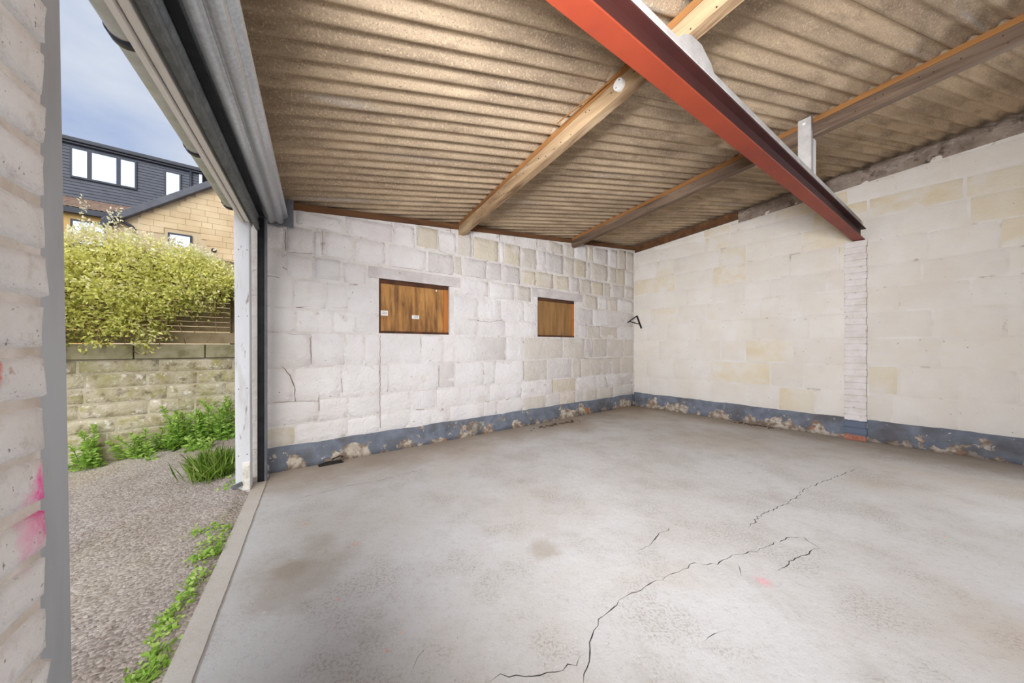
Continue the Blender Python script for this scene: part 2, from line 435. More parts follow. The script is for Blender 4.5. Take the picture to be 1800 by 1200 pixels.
MAT['cladding'] = mk('dark_grey_cladding_board', S(88, 92, 102), S(78, 82, 92), 4, rough=.5, vary=.02, bump=.1)
MAT['anthracite'] = mk('anthracite_frame', S(62, 66, 76), S(54, 58, 66), 4, rough=.4, bump=0)
MAT['roof_tile'] = mk('brown_roof_tile', S(150, 124, 104), S(120, 100, 88), 6, bump=.4)
MAT['slate_verge'] = mk('grey_verge_board', S(100, 102, 110), S(88, 90, 98), 4, rough=.5, bump=.1)
MAT['white_upvc'] = mk('white_plastic_trim', S(226, 226, 226), rough=.4, bump=0)
MAT['gutter'] = mk('dull_grey_gutter', S(212, 214, 208), S(188, 190, 180), 8, rough=.5, bump=.1, stains=[(S(176, 176, 132), 9, .56, .70, .6)])


def glass_mat():
    t = NT('reflecting_window_glass')
    t.b.inputs['Base Color'].default_value = S(140, 156, 184)
    t.b.inputs['Roughness'].default_value = .06
    t.b.inputs['Metallic'].default_value = .85
    return t.m


MAT['glass'] = glass_mat()


def leaf_mat(name, a, b, c, trans=.35):
    t = NT(name)
    at = t.n('ShaderNodeAttribute', attribute_name='tint')
    r = t.n('ShaderNodeValToRGB')
    r.color_ramp.elements[0].color = a; r.color_ramp.elements[0].position = 0
    r.color_ramp.elements[1].color = c; r.color_ramp.elements[1].position = 1
    e = r.color_ramp.elements.new(.5); e.color = b
    t.l(at.outputs['Fac'], r.inputs['Fac'])
    t.done(r.outputs[0], .6, 0, None, .25)
    tr = t.n('ShaderNodeBsdfTranslucent'); t.l(r.outputs[0], tr.inputs['Color'])
    mx = t.n('ShaderNodeMixShader'); mx.inputs[0].default_value = trans
    t.l(t.b.outputs[0], mx.inputs[1]); t.l(tr.outputs[0], mx.inputs[2])
    t.l(mx.outputs[0], t.out.inputs['Surface'])
    return t.m


MAT['climber_leaf'] = leaf_mat('yellow_green_climber_leaf', S(158, 170, 74), S(238, 236, 140), S(255, 247, 222))
MAT['weed_leaf'] = leaf_mat('fresh_green_weed_leaf', S(110, 150, 56), S(160, 200, 86), S(212, 232, 142))
MAT['grass_blade'] = leaf_mat('bright_grass_blade', S(112, 152, 56), S(164, 200, 84), S(214, 226, 146))
MAT['clear_sheet'] = None


# ------------------------------------------------------------------ helpers: meshes
def hook(o, parent):
    o.parent = parent
    if parent.type == 'EMPTY': o.matrix_parent_inverse = Matrix.Translation(-Vector(parent.location))


def obj(name, verts, faces, mat, parent=None, smooth=False, bevel=0.0, seg=2):
    me = bpy.data.meshes.new(name)
    me.from_pydata([tuple(map(float, v)) for v in verts], [], [tuple(map(int, f)) for f in faces])
    me.update()
    if mat is not None: me.materials.append(MAT[mat] if isinstance(mat, str) else mat)
    if smooth: me.polygons.foreach_set('use_smooth', [True] * len(me.polygons))
    o = bpy.data.objects.new(name, me)
    COL.objects.link(o)
    if parent is not None: hook(o, parent)
    if bevel:
        b = o.modifiers.new('bevel', 'BEVEL'); b.width = bevel; b.segments = seg; b.limit_method = 'ANGLE'
    return o


def tag(o, label, cat, group=None):
    o['label'] = label; o['category'] = cat
    if group: o['group'] = group
    return o


def struct(o):
    o['kind'] = 'structure'; return o


def stuff(o):
    o['kind'] = 'stuff'; return o


def empty(name, loc=(0, 0, 0)):
    """thing at the world origin of its own parts: parts keep world coordinates through the inverse"""
    o = bpy.data.objects.new(name, None); COL.objects.link(o)
    o.location = loc; o.empty_display_size = .1
    return o


BOXF = [(0, 1, 2, 3), (7, 6, 5, 4), (0, 4, 5, 1), (1, 5, 6, 2), (2, 6, 7, 3), (3, 7, 4, 0)]


class MB:
    """collects boxes, tubes and plates that belong to one part"""
    def __init__(s): s.v = []; s.f = []

    def add(s, v, f):
        k = len(s.v); s.v += [tuple(p) for p in v]; s.f += [tuple(i + k for i in q) for q in f]; return s

    def box(s, fr, w0, w1, z0, z1, d0, d1, z1b=None, z0b=None):
        z1b = z1 if z1b is None else z1b; z0b = z0 if z0b is None else z0b
        P = fr.P
        return s.add([P(w0, z0, d0), P(w1, z0b, d0), P(w1, z0b, d1), P(w0, z0, d1),
                      P(w0, z1, d0), P(w1, z1b, d0), P(w1, z1b, d1), P(w0, z1, d1)],
                     BOXF)

    def bar(s, a, b, wd, ht, up=(0, 0, 1), off=(0, 0)):
        """box along a->b; wd sideways, ht along up; off shifts (side, up)"""
        a = Vector(a); b = Vector(b); t = (b - a).normalized(); u = Vector(up); side = t.cross(u).normalized(); u = side.cross(t).normalized()
        vs = []
        for p in (a, b):
            for i, j in ((-1, -1), (1, -1), (1, 1), (-1, 1)):
                vs.append(p + side * (i * wd / 2 + off[0]) + u * (j * ht / 2 + off[1]))
        return s.add(vs, BOXF)

    def tube(s, pts, r, n=8, r2=None):
        pts = [Vector(p) for p in pts]; k = len(s.v); N = len(pts)
        for i, p in enumerate(pts):
            t = (pts[min(i + 1, N - 1)] - pts[max(i - 1, 0)]).normalized()
            a = t.cross(Vector((.13, .31, .94))).normalized(); b = t.cross(a)
            rr = r if r2 is None else r + (r2 - r) * i / (N - 1)
            for j in range(n):
                an = 2 * math.pi * j / n
                s.v.append(tuple(p + (a * math.cos(an) + b * math.sin(an)) * rr))
        for i in range(N - 1):
            for j in range(n):
                s.f.append((k + i * n + j, k + i * n + (j + 1) % n, k + (i + 1) * n + (j + 1) % n, k + (i + 1) * n + j))
        s.f.append(tuple(k + j for j in range(n))[::-1]); s.f.append(tuple(k + (N - 1) * n + j for j in range(n)))
        return s

    def prism(s, poly, dv):
        """closed polygon (3D points) thickened by vector dv"""
        n = len(poly); k = len(s.v); dv = Vector(dv)
        s.v += [tuple(Vector(p)) for p in poly] + [tuple(Vector(p) + dv) for p in poly]
        s.f.append(tuple(range(k, k + n))[::-1]); s.f.append(tuple(range(k + n, k + 2 * n)))
        for i in range(n):
            j = (i + 1) % n; s.f.append((k + i, k + j, k + n + j, k + n + i))
        return s

    def build(s, name, mat, parent=None, **kw): return obj(name, s.v, s.f, mat, parent, **kw)


UU = np.array([0, .05, .2, .42, .62, .82, .95, 1.0])
VV = np.array([0, .07, .26, .5, .74, .93, 1.0])


def stone(fr, quad, depth, mat, parent, name='stone', rough=.004, sink=.012, rnd=.07, freq=7.0, d0=0.0, edge=.015):
    """one irregular stone: quad = TL, TR, BR, BL in (w, z); domed face, rounded edges"""
    q = [np.array(p, float) for p in quad]
    Wd = abs(q[1][0] - q[0][0]) + 1e-4; Hd = abs(q[0][1] - q[3][1]) + 1e-4
    eu = min(.3, edge / Wd); ev = min(.3, edge / Hd)
    us = np.array([0, eu, .24, .5, .76, 1 - eu, 1]); vs = np.array([0, ev, .3, .66, 1 - ev, 1])
    sx = random.uniform(0, 50)
    ru = min(rnd, .03 / Wd * 1.2); rv = min(rnd * 1.3, .03 / Hd * 1.2)
    verts = []; nu, nv = len(us), len(vs)
    tiltu = random.uniform(-.35, .35); tiltv = random.uniform(-.35, .35)
    for j, v in enumerate(vs):
        for i, u in enumerate(us):
            uu, vv_ = u, v
            ci = i in (0, nu - 1); cj = j in (0, nv - 1)
            if ci and cj:
                uu += ru * (1 if i == 0 else -1); vv_ += rv * (1 if j == 0 else -1)
            p = (1 - vv_) * ((1 - uu) * q[0] + uu * q[1]) + vv_ * ((1 - uu) * q[3] + uu * q[2])
            a = noise.noise((p[0] * freq + sx, p[1] * freq, 0)); b = noise.noise((p[0] * freq, p[1] * freq + sx, 5))
            if ci or cj:
                d = -sink
                p = p + np.array((a, b)) * rough * 1.6
            else:
                d = depth * (1 + tiltu * (u - .5) + tiltv * (v - .5)) + (a + .5 * noise.noise((p[0] * freq * 2.3, p[1] * freq * 2.3, sx))) * rough
                if i in (1, nu - 2) or j in (1, nv - 2): d -= depth * .22
            verts.append(fr.P(p[0], p[1], d + d0))
    faces = []
    for j in range(nv - 1):
        for i in range(nu - 1):
            a = j * nu + i; faces.append((a, a + nu, a + nu + 1, a + 1))
    return obj(name, verts, faces, mat, parent, smooth=True)


def leaves(name, centers, dirs, length, width, tint, mat, parent=None, fold=.25):
    """many small pointed leaves in one mesh (numpy): 2 triangles pairs each, with a colour tint per leaf"""
    n = len(centers)
    c = np.asarray(centers, float); d = np.asarray(dirs, float); d /= np.linalg.norm(d, axis=1)[:, None] + 1e-9
    r = rng.normal(size=(n, 3)); side = np.cross(d, r); side /= np.linalg.norm(side, axis=1)[:, None] + 1e-9
    up = np.cross(side, d)
    L = np.broadcast_to(length, (n,))[:, None]; Wd = np.broadcast_to(width, (n,))[:, None]
    v = np.empty((n, 4, 3))
    v[:, 0] = c
    v[:, 1] = c + d * L * .45 + side * Wd * .5 + up * Wd * fold
    v[:, 2] = c + d * L - up * L * .15
    v[:, 3] = c + d * L * .45 - side * Wd * .5 + up * Wd * fold
    me = bpy.data.meshes.new(name)
    me.vertices.add(n * 4); me.vertices.foreach_set('co', v.reshape(-1))
    idx = np.arange(n) * 4
    tri = np.stack([idx, idx + 1, idx + 2, idx, idx + 2, idx + 3], 1).reshape(-1)
    me.loops.add(n * 6); me.loops.foreach_set('vertex_index', tri.astype(np.int32))
    me.polygons.add(n * 2); me.polygons.foreach_set('loop_start', (np.arange(n * 2) * 3).astype(np.int32)); me.polygons.foreach_set('loop_total', np.full(n * 2, 3, np.int32))
    me.update(calc_edges=True)
    a = me.attributes.new('tint', 'FLOAT', 'POINT')
    a.data.foreach_set('value', np.repeat(np.clip(np.asarray(tint, float), 0, 1), 4).astype(np.float32))
    me.materials.append(MAT[mat])
    o = bpy.data.objects.new(name, me); COL.objects.link(o)
    if parent is not None: hook(o, parent)
    return o


# ================================================================== STRUCTURE
# ------------------------------------------------------------------ floor
fl = [FT.P(-5.2, 0, -.476), FT.P(3.9, 0, -.476), BK.P(-.1, 0, -.2), BK.P(WB + .1, 0, -.2), RT.P(WR, 0, -.2)]
from mathutils.geometry import delaunay_2d_cdt
def build_floor():
    pts = [Vector(p[:2]) for p in fl]; nb = len(pts)
    depth = [0.0] * nb; edges = [(i, (i + 1) % nb) for i in range(nb)]
    # a loose net of extra points keeps the triangles even
    def inside(p):
        return FT.n @ p > -.44 and (p - BK.o) @ BK.n > .05 and (p - RT.o) @ RT.n > .05 and FT.d @ p > -5
    rs = random.Random(4)
    for cpts, wd in CRACKS:
        P = [floor_pt(*c).to_2d() for c in cpts]
        line = []
        for a, b in zip(P[:-1], P[1:]):
            m = max(1, int((b - a).length / .028)); nrm_ = Vector((-(b - a).y, (b - a).x)).normalized()
            for k in range(m):
                f = k / m
                line.append((a.lerp(b, f) + nrm_ * rs.uniform(-.010, .010), nrm_))
        line.append((P[-1], nrm_))
        start = len(pts)
        for i, (c, n_) in enumerate(line):
            wv = wd * .42 * rs.uniform(.35, 1.6) * min(1, (min(i, len(line) - 1 - i) + .15) / 4)
            pts += [c - n_ * wv, c, c + n_ * wv]; depth += [0, 1.0 if 0 < i < len(line) - 1 else 0, 0]
            if i:
                k = start + 3 * i
                edges += [(k - 3, k), (k - 2, k + 1), (k - 1, k + 2)]
    # threshold groove
    for s0 in np.arange(-1.0, 3.5, .06):
        pass
    vo, eo, fo, ov, oe, of_ = delaunay_2d_cdt(pts, edges, [list(range(nb))], 1, 1e-5)
    dep = [max([depth[k] for k in o_ if k < len(depth)] or [0]) for o_ in ov]
    n0 = len(vo)
    vs = [(v.x, v.y, -.007 * d) for v, d in zip(vo, dep)]
    fs = [tuple(f) for f in fo]
    if sum((vo[f[1]] - vo[f[0]]).cross(vo[f[2]] - vo[f[0]]) for f in fs) < 0: fs = [f[::-1] for f in fs]
    base = len(vs)
    vs += [(p[0], p[1], 0) for p in fl] + [(p[0], p[1], -.15) for p in fl]
    for i in range(nb):
        j = (i + 1) % nb
        fs.append((base + i, base + nb + i, base + nb + j, base + j))
    fs.append(tuple(base + nb + i for i in range(nb)))
    o = obj('floor', vs, fs, 'concrete')
    a = o.data.attributes.new('crack', 'FLOAT', 'POINT')
    a.data.foreach_set('value', np.array(dep + [0] * (2 * nb), np.float32))
    return o


floor = build_floor()
struct(floor)

# ------------------------------------------------------------------ back wall (rubble, two boarded windows)
ZB, ZT = 1.345, 1.962
W1 = (BK.w(666), BK.w(790)); W2 = (BK.w(945), BK.w(1011))
mb = MB()
T = -.30
def rb(w_): return roof_at(BK, w_) - .045
for a, b in ((-.16, W1[0]), (W1[1], W2[0]), (W2[1], WB + .25)):
    mb.box(BK, a, b, -.15, rb(a), T, 0, z1b=rb(b))
for a, b in (W1, W2):
    mb.box(BK, a, b, -.15, ZB, T, 0)
    mb.box(BK, a, b, ZT, rb(a), T, 0, z1b=rb(b))
wall_back = struct(mb.build('wall_back', 'lime_mortar'))

COURSES = {1: (.23, .43), 2: (.43, .66), 3: (.66, .99), 4: (.99, 1.335), 5: (1.335, 1.57), 6: (1.57, 1.86), 7: (1.86, 2.115), 8: (2.115, 2.38), 9: (2.38, 2.70), 10: (2.70, 3.3)}
JOINTS = {
    1: [463, 520, 610, 668, 720, 790, 850, 875, 920, 960, 985, 1012, 1025, 1050, 1078, 1113],
    2: [463, 560, 612, 668, 724, 766, 810, 860, 916, 970, 1012, 1048, 1064, 1085, 1113],
    3: [463, 516, 600, 668, 684, 771, 800, 850, 870, 920, 962, 1005, 1020, 1058, 1075, 1090, 1113],
    4: [463, 546, 606, 640, 668, 740, 780, 835, 890, 920, 990, 1028, 1041, 1067, 1095, 1113],
    5: [463, 520, 585, 625, 665, None, 797, 840, 888, 943, None, 1016, 1031, 1055, 1085, 1113],
    6: [463, 516, 575, 610, 665, None, 797, 840, 881, 921, 943, None, 1016, 1042, 1072, 1113],
    7: [463, 500, 552, 600, 646, None, 810, 860, 905, 934, None, 1025, 1050, 1068, 1085, 1113],
    8: [463, 500, 551, 568, 623, 680, 751, 797, 813, 857, 882, 915, 942, 973, 1000, 1017, 1040, 1060, 1073, 1097, 1113],
    9: [518, 604, 690, 731, 771, 803, 831, 877, 886, 916, 943, 958, 990, 1009, 1030, 1038, 1068, 1083, 1098, 1113],
    10: [960, 990, 1009, 1032, 1042, 1068, 1085, 1100, 1113],
}
BEIGE = {(9, 831), (9, 886), (8, 942), (8, 915), (9, 1009), (8, 1040), (9, 1083), (8, 973), (9, 731), (1, 463), (2, 970), (1, 985), (10, 1032)}
GREY = {(8, 813), (9, 958), (8, 751), (8, 857), (9, 1030), (8, 1073), (8, 882), (3, 771), (4, 835)}
for ci, (z0, z1) in COURSES.items():
    js = JOINTS[ci]
    zm = (z0 + min(z1, 2.9)) / 2
    ww = [None if j is None else BK.hit(j, 600)[0] for j in js]
    upper = ci >= 7
    zc0 = {}
    for k in range(len(js) - 1):
        if js[k] is None or js[k + 1] is None: continue
        a, b = ww[k], ww[k + 1]
        top = min(z1, roof_at(BK, (a + b) / 2) - .105)
        if top - z0 < .05: continue
        g = .008 if upper else .003
        jit = .015 if upper else .006
        j = lambda: random.uniform(-jit, jit)
        zt = top - g; zb = z0 + g
        if ci >= 8 and random.random() < .5: zt += random.uniform(-.02, .008)
        quad = [(a + g + j() * .6, zt + j()), (b - g + j() * .6, zt + j()), (b - g + j() * .6, zb + j()), (a + g + j() * .6, zb + j())]
        if ci == 5: quad[2] = (quad[2][0], max(quad[2][1], z0 + .004)); quad[3] = (quad[3][0], max(quad[3][1], z0 + .004))
        right = js[k] > 900
        if (ci, js[k]) in BEIGE: m = 'beige_stone'
        elif (ci, js[k]) in GREY: m = 'grey_stone'
        elif right: m = random.choice(['dull_stone', 'dull_stone', 'white_stone', 'grey_stone'])
        else: m = 'white_stone' if ci < 7 else random.choice(['white_stone'] * 6 + ['dull_stone'])
        dep = random.uniform(.006, .020) if upper else random.uniform(.0015, .006)
        stone(BK, quad, dep, m, wall_back, rough=.009 if upper else .0055, sink=.010 if upper else .003)

# open joints, chips, cracks and shade traced in the rubble face
MAT['open_joint_and_shade'] = mk('shade_in_open_joint', S(96, 74, 58), S(62, 48, 40), 20, bump=.4)  # dark colour painted for the shade deep in the open joints
MAT['faint_crack_and_shade'] = mk('faint_brown_crack_and_shade', S(160, 138, 120), S(126, 104, 88), 20, bump=.4)


def open_joint_and_shade(pts, wd, d=.0035, mat='open_joint_and_shade'):
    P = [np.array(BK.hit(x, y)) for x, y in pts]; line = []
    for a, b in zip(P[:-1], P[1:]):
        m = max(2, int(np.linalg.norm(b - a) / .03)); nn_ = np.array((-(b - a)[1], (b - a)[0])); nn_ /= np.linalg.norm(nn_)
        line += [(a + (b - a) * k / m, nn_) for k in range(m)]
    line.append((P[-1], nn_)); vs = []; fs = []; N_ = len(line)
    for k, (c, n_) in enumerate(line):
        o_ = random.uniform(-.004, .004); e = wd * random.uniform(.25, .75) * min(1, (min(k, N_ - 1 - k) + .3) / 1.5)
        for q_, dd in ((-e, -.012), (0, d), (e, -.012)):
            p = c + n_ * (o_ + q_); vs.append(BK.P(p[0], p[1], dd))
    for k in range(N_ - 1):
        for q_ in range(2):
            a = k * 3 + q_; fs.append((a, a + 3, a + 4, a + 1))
    obj('open_joint_and_shade', vs, fs, mat, wall_back)


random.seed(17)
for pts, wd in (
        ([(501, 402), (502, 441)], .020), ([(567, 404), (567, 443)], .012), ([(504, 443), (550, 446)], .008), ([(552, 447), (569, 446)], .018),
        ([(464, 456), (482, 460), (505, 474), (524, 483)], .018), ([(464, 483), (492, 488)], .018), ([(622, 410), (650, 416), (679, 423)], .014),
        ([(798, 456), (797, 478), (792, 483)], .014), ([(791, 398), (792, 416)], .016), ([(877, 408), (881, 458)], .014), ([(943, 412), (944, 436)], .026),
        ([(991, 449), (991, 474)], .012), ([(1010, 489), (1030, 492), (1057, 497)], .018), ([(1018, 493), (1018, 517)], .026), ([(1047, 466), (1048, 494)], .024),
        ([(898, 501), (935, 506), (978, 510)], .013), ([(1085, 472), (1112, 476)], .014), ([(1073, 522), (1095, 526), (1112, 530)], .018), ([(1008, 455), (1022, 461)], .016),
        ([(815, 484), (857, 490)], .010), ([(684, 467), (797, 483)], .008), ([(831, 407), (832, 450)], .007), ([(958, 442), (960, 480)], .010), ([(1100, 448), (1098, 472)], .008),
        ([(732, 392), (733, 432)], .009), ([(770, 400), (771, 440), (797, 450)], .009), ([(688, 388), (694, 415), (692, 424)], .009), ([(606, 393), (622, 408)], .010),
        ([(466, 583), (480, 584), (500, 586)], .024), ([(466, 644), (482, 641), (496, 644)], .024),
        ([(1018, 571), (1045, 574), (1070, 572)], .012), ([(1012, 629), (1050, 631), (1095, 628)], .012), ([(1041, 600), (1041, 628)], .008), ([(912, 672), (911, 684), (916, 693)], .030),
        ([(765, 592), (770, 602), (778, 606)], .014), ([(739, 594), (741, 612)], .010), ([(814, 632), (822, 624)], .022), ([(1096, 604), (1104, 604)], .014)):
    open_joint_and_shade(pts, wd)
for pts, wd in (
        ([(500, 586), (545, 588)], .010), ([(496, 644), (510, 660), (518, 680), (519, 706)], .016), ([(480, 707), (520, 705), (560, 704)], .008), ([(668, 590), (668, 680), (668, 752)], .005),
        ([(546, 590), (547, 640)], .012), ([(520, 541), (548, 538)], .016), ([(584, 542), (610, 540)], .010), ([(771, 642), (771, 680)], .006), ([(731, 720), (745, 719)], .014), ([(920, 634), (920, 668)], .006),  # first strip on this line is painted shade, not a crack
        ([(820, 561), (860, 566), (885, 562)], .014), ([(1020, 634), (1020, 662)], .006), ([(970, 664), (971, 690)], .006), ([(1064, 662), (1068, 682)], .010), ([(560, 690), (561, 722)], .010), ([(600, 664), (602, 690)], .010)):
    open_joint_and_shade(pts, wd, .0075, 'faint_crack_and_shade')

# ------------------------------------------------------------------ right wall (painted blocks)
mb = MB()
NSEG = 12
for i in range(NSEG):
    a, b = -.3 + (WR + .3) * i / NSEG, -.3 + (WR + .3) * (i + 1) / NSEG
    mb.box(RT, a, b, -.15, roof_at(RT, a) - .06, -.24, 0, z1b=roof_at(RT, b) - .06)
wall_right = struct(mb.build('wall_right', 'cream_mortar'))
PIER = (2.995, 3.19)
zc = [.265, .60, .955, 1.30, 1.62, 1.93, 2.21, 2.52, 2.81, 3.05, 3.32, 3.6]
random.seed(21)
WT_END = RT.w(1298)
for i in range(len(zc) - 1):
    a = .004; first = True
    while a < 7.6:
        L = random.uniform(.32, .8)
        if first: L *= random.uniform(.35, 1); first = False
        b = a + L
        if a < PIER[0] - .001 < b and zc[i] < 2.5: b = PIER[0]
        if a < PIER[1] < b and a >= PIER[0]: pass
        lim = .17 if (a + b) / 2 < WT_END else .205
        top = min(zc[i + 1], roof_at(RT, (a + b) / 2) - lim)
        if top - zc[i] > .05:
            g = .002
            j = lambda: random.uniform(-.005, .005)
            if zc[i] > 2.5 or not (a >= PIER[0] - .01 and b <= PIER[1] + .01):
                aa = max(a, PIER[1]) if a >= PIER[0] and a < PIER[1] and zc[i] < 2.5 else a
                if b - aa > .06:
                    q = [(aa + g, top - g + j()), (b - g, top - g + j()), (b - g + j(), zc[i] + g + j()), (aa + g + j(), zc[i] + g + j())]
                    m = 'sand_block' if random.random() < (.42 if i >= 6 else .13) else 'cream_block'
                    stone(RT, q, random.uniform(.001, .0035), m, wall_right, name='block', rough=.002, freq=6, sink=.0025)
        a = b
# crumbling mortar between the top course and the roof sheets
n = 150
vs = []; fs = []
for i in range(n + 1):
    w_ = WT_END + (8.4 - WT_END) * i / n
    rz = roof_at(RT, w_)
    for k in range(6):
        f = k / 5
        z = rz - .215 + f * .20 + (noise.noise((w_ * 5, k * 1.7, 3)) * .02 if 0 < k < 5 else 0)
        if k == 5: z = rz - .006 + noise.noise((w_ * 7, 0, 1)) * .022
        d = .004 + .03 * f + noise.noise((w_ * 9, f * 4, 7)) * .022
        if k == 5: d = -.03
        vs.append(RT.P(w_, z, d))
for i in range(n):
    for k in range(5):
        a = i * 6 + k; fs.append((a, a + 6, a + 7, a + 1))
obj('mortar_fillet', vs, fs, 'crumbling_mortar', wall_right, smooth=True)

# ------------------------------------------------------------------ front wall (camera side, brick pier of the doorway, second doorway behind)
mb = MB()
FN0, FN1 = -.575, -.352
for a, b in ((-5.2, -3.9), (-.75, .773)):
    mb.box(FT, a, b, -.15, roof_at(FT, a, -.45) - .03, FN0, FN1, z1b=roof_at(FT, b, -.45) - .03)
mb.box(FT, -3.9, -.75, 2.3, roof_at(FT, -3.9, -.45) - .03, FN0, FN1, z1b=roof_at(FT, -.75, -.45) - .03)
mb.box(FT, .765, .935, -.15, 2.3, FN0, -.432)
mb.box(FT, .765, 3.95, 2.32, roof_at(FT, .765, -.5) - .03, FN0 + .06, -.487, z1b=roof_at(FT, 3.95, -.5) - .03)
wall_left = struct(mb.build('wall_left', 'brick_white'))
random.seed(5)
zc_ = .0
row = 0
while zc_ < 2.55:
    hgt = .0745
    edge = .778
    a = edge; k = 0
    lens = [.106, .218, .106, .218, .218, .218, .218] if row % 2 else [.218, .218, .218, .218, .218]
    for L in lens:
        b = a; a = b - L
        if a < -.7: break
        jt = lambda s_=.004: random.uniform(-s_, s_)
        q = [(a + .004 + jt(), zc_ + hgt - .005 + jt()), (b - .004 + jt(), zc_ + hgt - .005 + jt()), (b - .004 + jt(), zc_ + .004 + jt()), (a + .004 + jt(), zc_ + .004 + jt())]
        stone(FT, q, .008 + jt(.002), 'near_brick', wall_left, name='brick', rough=.003, freq=24, d0=-.352, sink=.005, rnd=.03, edge=.005)
    # brick return on the reveal
    zc_ += hgt; row += 1
# rear wall
mb = MB()
pA = FT.P(-5.2, 0, -.5); pB = RT.P(WR, 0, -.2)
RW = Frame(pA[:2], (pB[0] - pA[0], pB[1] - pA[1]), (-(pB[1] - pA[1]), pB[0] - pA[0]))
LW = math.hypot(pB[0] - pA[0], pB[1] - pA[1])
mb.box(RW, 0, LW, -.15, roof_at(RW, 0) - .03, -.2, 0, z1b=roof_at(RW, LW) - .03)
struct(mb.build('wall_rear', 'dark_timber'))

# ------------------------------------------------------------------ roof of corrugated sheets
ceiling = struct(empty('ceiling', (0, 0, 2.9)))
QB = math.radians(21.2); CD = V2(math.cos(QB), math.sin(QB)); QD = V2(-math.sin(QB), math.cos(QB))
PITCH, AMP, Q0 = .1135, .017, 1.895
A33 = math.radians(33.0); PD = V2(math.sin(A33), -math.cos(A33)); PN = V2(math.cos(A33), math.sin(A33))
P1 = V2(-.638, 4.28); P2 = V2(1.0686, 5.537)          # where the two purlins meet the back wall


def along(q, base, direction):
    """distance along CD from the q-axis point at which the strip q crosses a line"""
    M = np.array([[CD[0], -direction[0]], [CD[1], -direction[1]]])
    r = np.asarray(base) - QD * q
    return np.linalg.solve(M, r)[0]


def sheet(q0, q1, lo, hi, lift, mat, nlen=10):
    nq = max(8, int(round((q1 - q0) / PITCH * 14)))
    vs = []; fs = []
    sag = random.uniform(-.004, .004)
    for i in range(nq + 1):
        q = q0 + (q1 - q0) * i / nq
        a, b = lo(q), hi(q)
        for k in range(nlen + 1):
            f = k / nlen
            p = QD * q + CD * (a + (b - a) * f)
            z = roofz(p[0], p[1]) + AMP * -math.cos(2 * math.pi * (q - Q0) / PITCH) + lift + sag * f + .006 * math.sin(f * 5 + q * 2)
            vs.append((p[0], p[1], z))
    for i in range(nq):
        for k in range(nlen):
            a = i * (nlen + 1) + k; fs.append((a, a + 1, a + nlen + 2, a + nlen + 1))
    o = obj('corrugated_sheet', vs, fs, mat, ceiling, smooth=True)
    m = o.modifiers.new('thickness', 'SOLIDIFY'); m.thickness = .006; m.offset = 1
    return o


eave = lambda q: along(q, FT.P(0, 0, -.66)[:2], FT.d)
mid = lambda q: along(q, P1, PD) + .12
mid2 = lambda q: along(q, P1, PD) - .10
ridge = lambda q: along(q, RT.P(0, 0, -.20)[:2], RT.d)
SHW = PITCH * 8
q = Q0 - PITCH * 8 * 7 + .25 * PITCH
SHEETS = []
while q < 6.0:
    SHEETS.append(sheet(q - PITCH * .5, q + SHW, eave, mid, 0.0, 'cement_sheet'))
    SHEETS.append(sheet(q - PITCH * .5, q + SHW, mid2, ridge, .007, 'cement_sheet', 14))
    q += SHW

# ------------------------------------------------------------------ painted plinth bands
def plinth(name, fr, w0, w1, ztop, d=.008, nseg=70):
    vs = []; fs = []
    for i in range(nseg + 1):
        w_ = w0 + (w1 - w0) * i / nseg
        e = noise.noise((w_ * 3, 0, ztop)) * .012 + noise.noise((w_ * 14, 2, ztop)) * .005
        for k, (z, dd) in enumerate(((-.02, -.02), (-.02, d + .006), (.06, d + .004), (.15, d), (ztop + e - .006, d), (ztop + e, d - .004), (ztop + e, -.02))):
            vs.append(fr.P(w_, z, dd + (noise.noise((w_ * 6, z * 9, 4)) * .006 if 0 < k < 5 else 0)))
    for i in range(nseg):
        for k in range(6):
            a = i * 7 + k; fs.append((a, a + 1, a + 8, a + 7))
    return struct(obj(name, vs, fs, 'plinth', smooth=True))


plinth('baseboard_back', BK, .0, WB, .235, .016)
plinth('baseboard_right', RT, .0, PIER[0], .268)
plinth('baseboard_right', RT, PIER[1], 7.6, .268)

# ------------------------------------------------------------------ boarded windows in the back wall
def boarded_window(idx, W, board, wide):
    root = struct(empty('window_%d' % idx, BK.P((W[0] + W[1]) / 2, ZB, 0)))
    a, b = W[0] + .004, W[1] - .004
    dr = -.035
    MB().box(BK, a, b, ZB, ZB + .028, dr - .05, dr + .018).build('sill_rail', 'dark_frame', root, bevel=.003)
    MB().box(BK, a, b, ZT - .045, ZT, dr - .05, dr + .014).build('head_rail', 'dark_frame', root, bevel=.003)
    MB().box(BK, a, a + .022, ZB + .028, ZT - .045, dr - .05, dr + .012).build('stile', 'dark_frame', root, bevel=.003)
    MB().box(BK, b - (.06 if wide else .05), b, ZB + .028, ZT - .045, dr - .05, dr + .012).build('stile', 'orange_frame', root, bevel=.003)
    MB().box(BK, a + .02, b - .05, ZB + .026, ZT - .043, dr - .03, dr - .008).build('board', board, root)
    return root


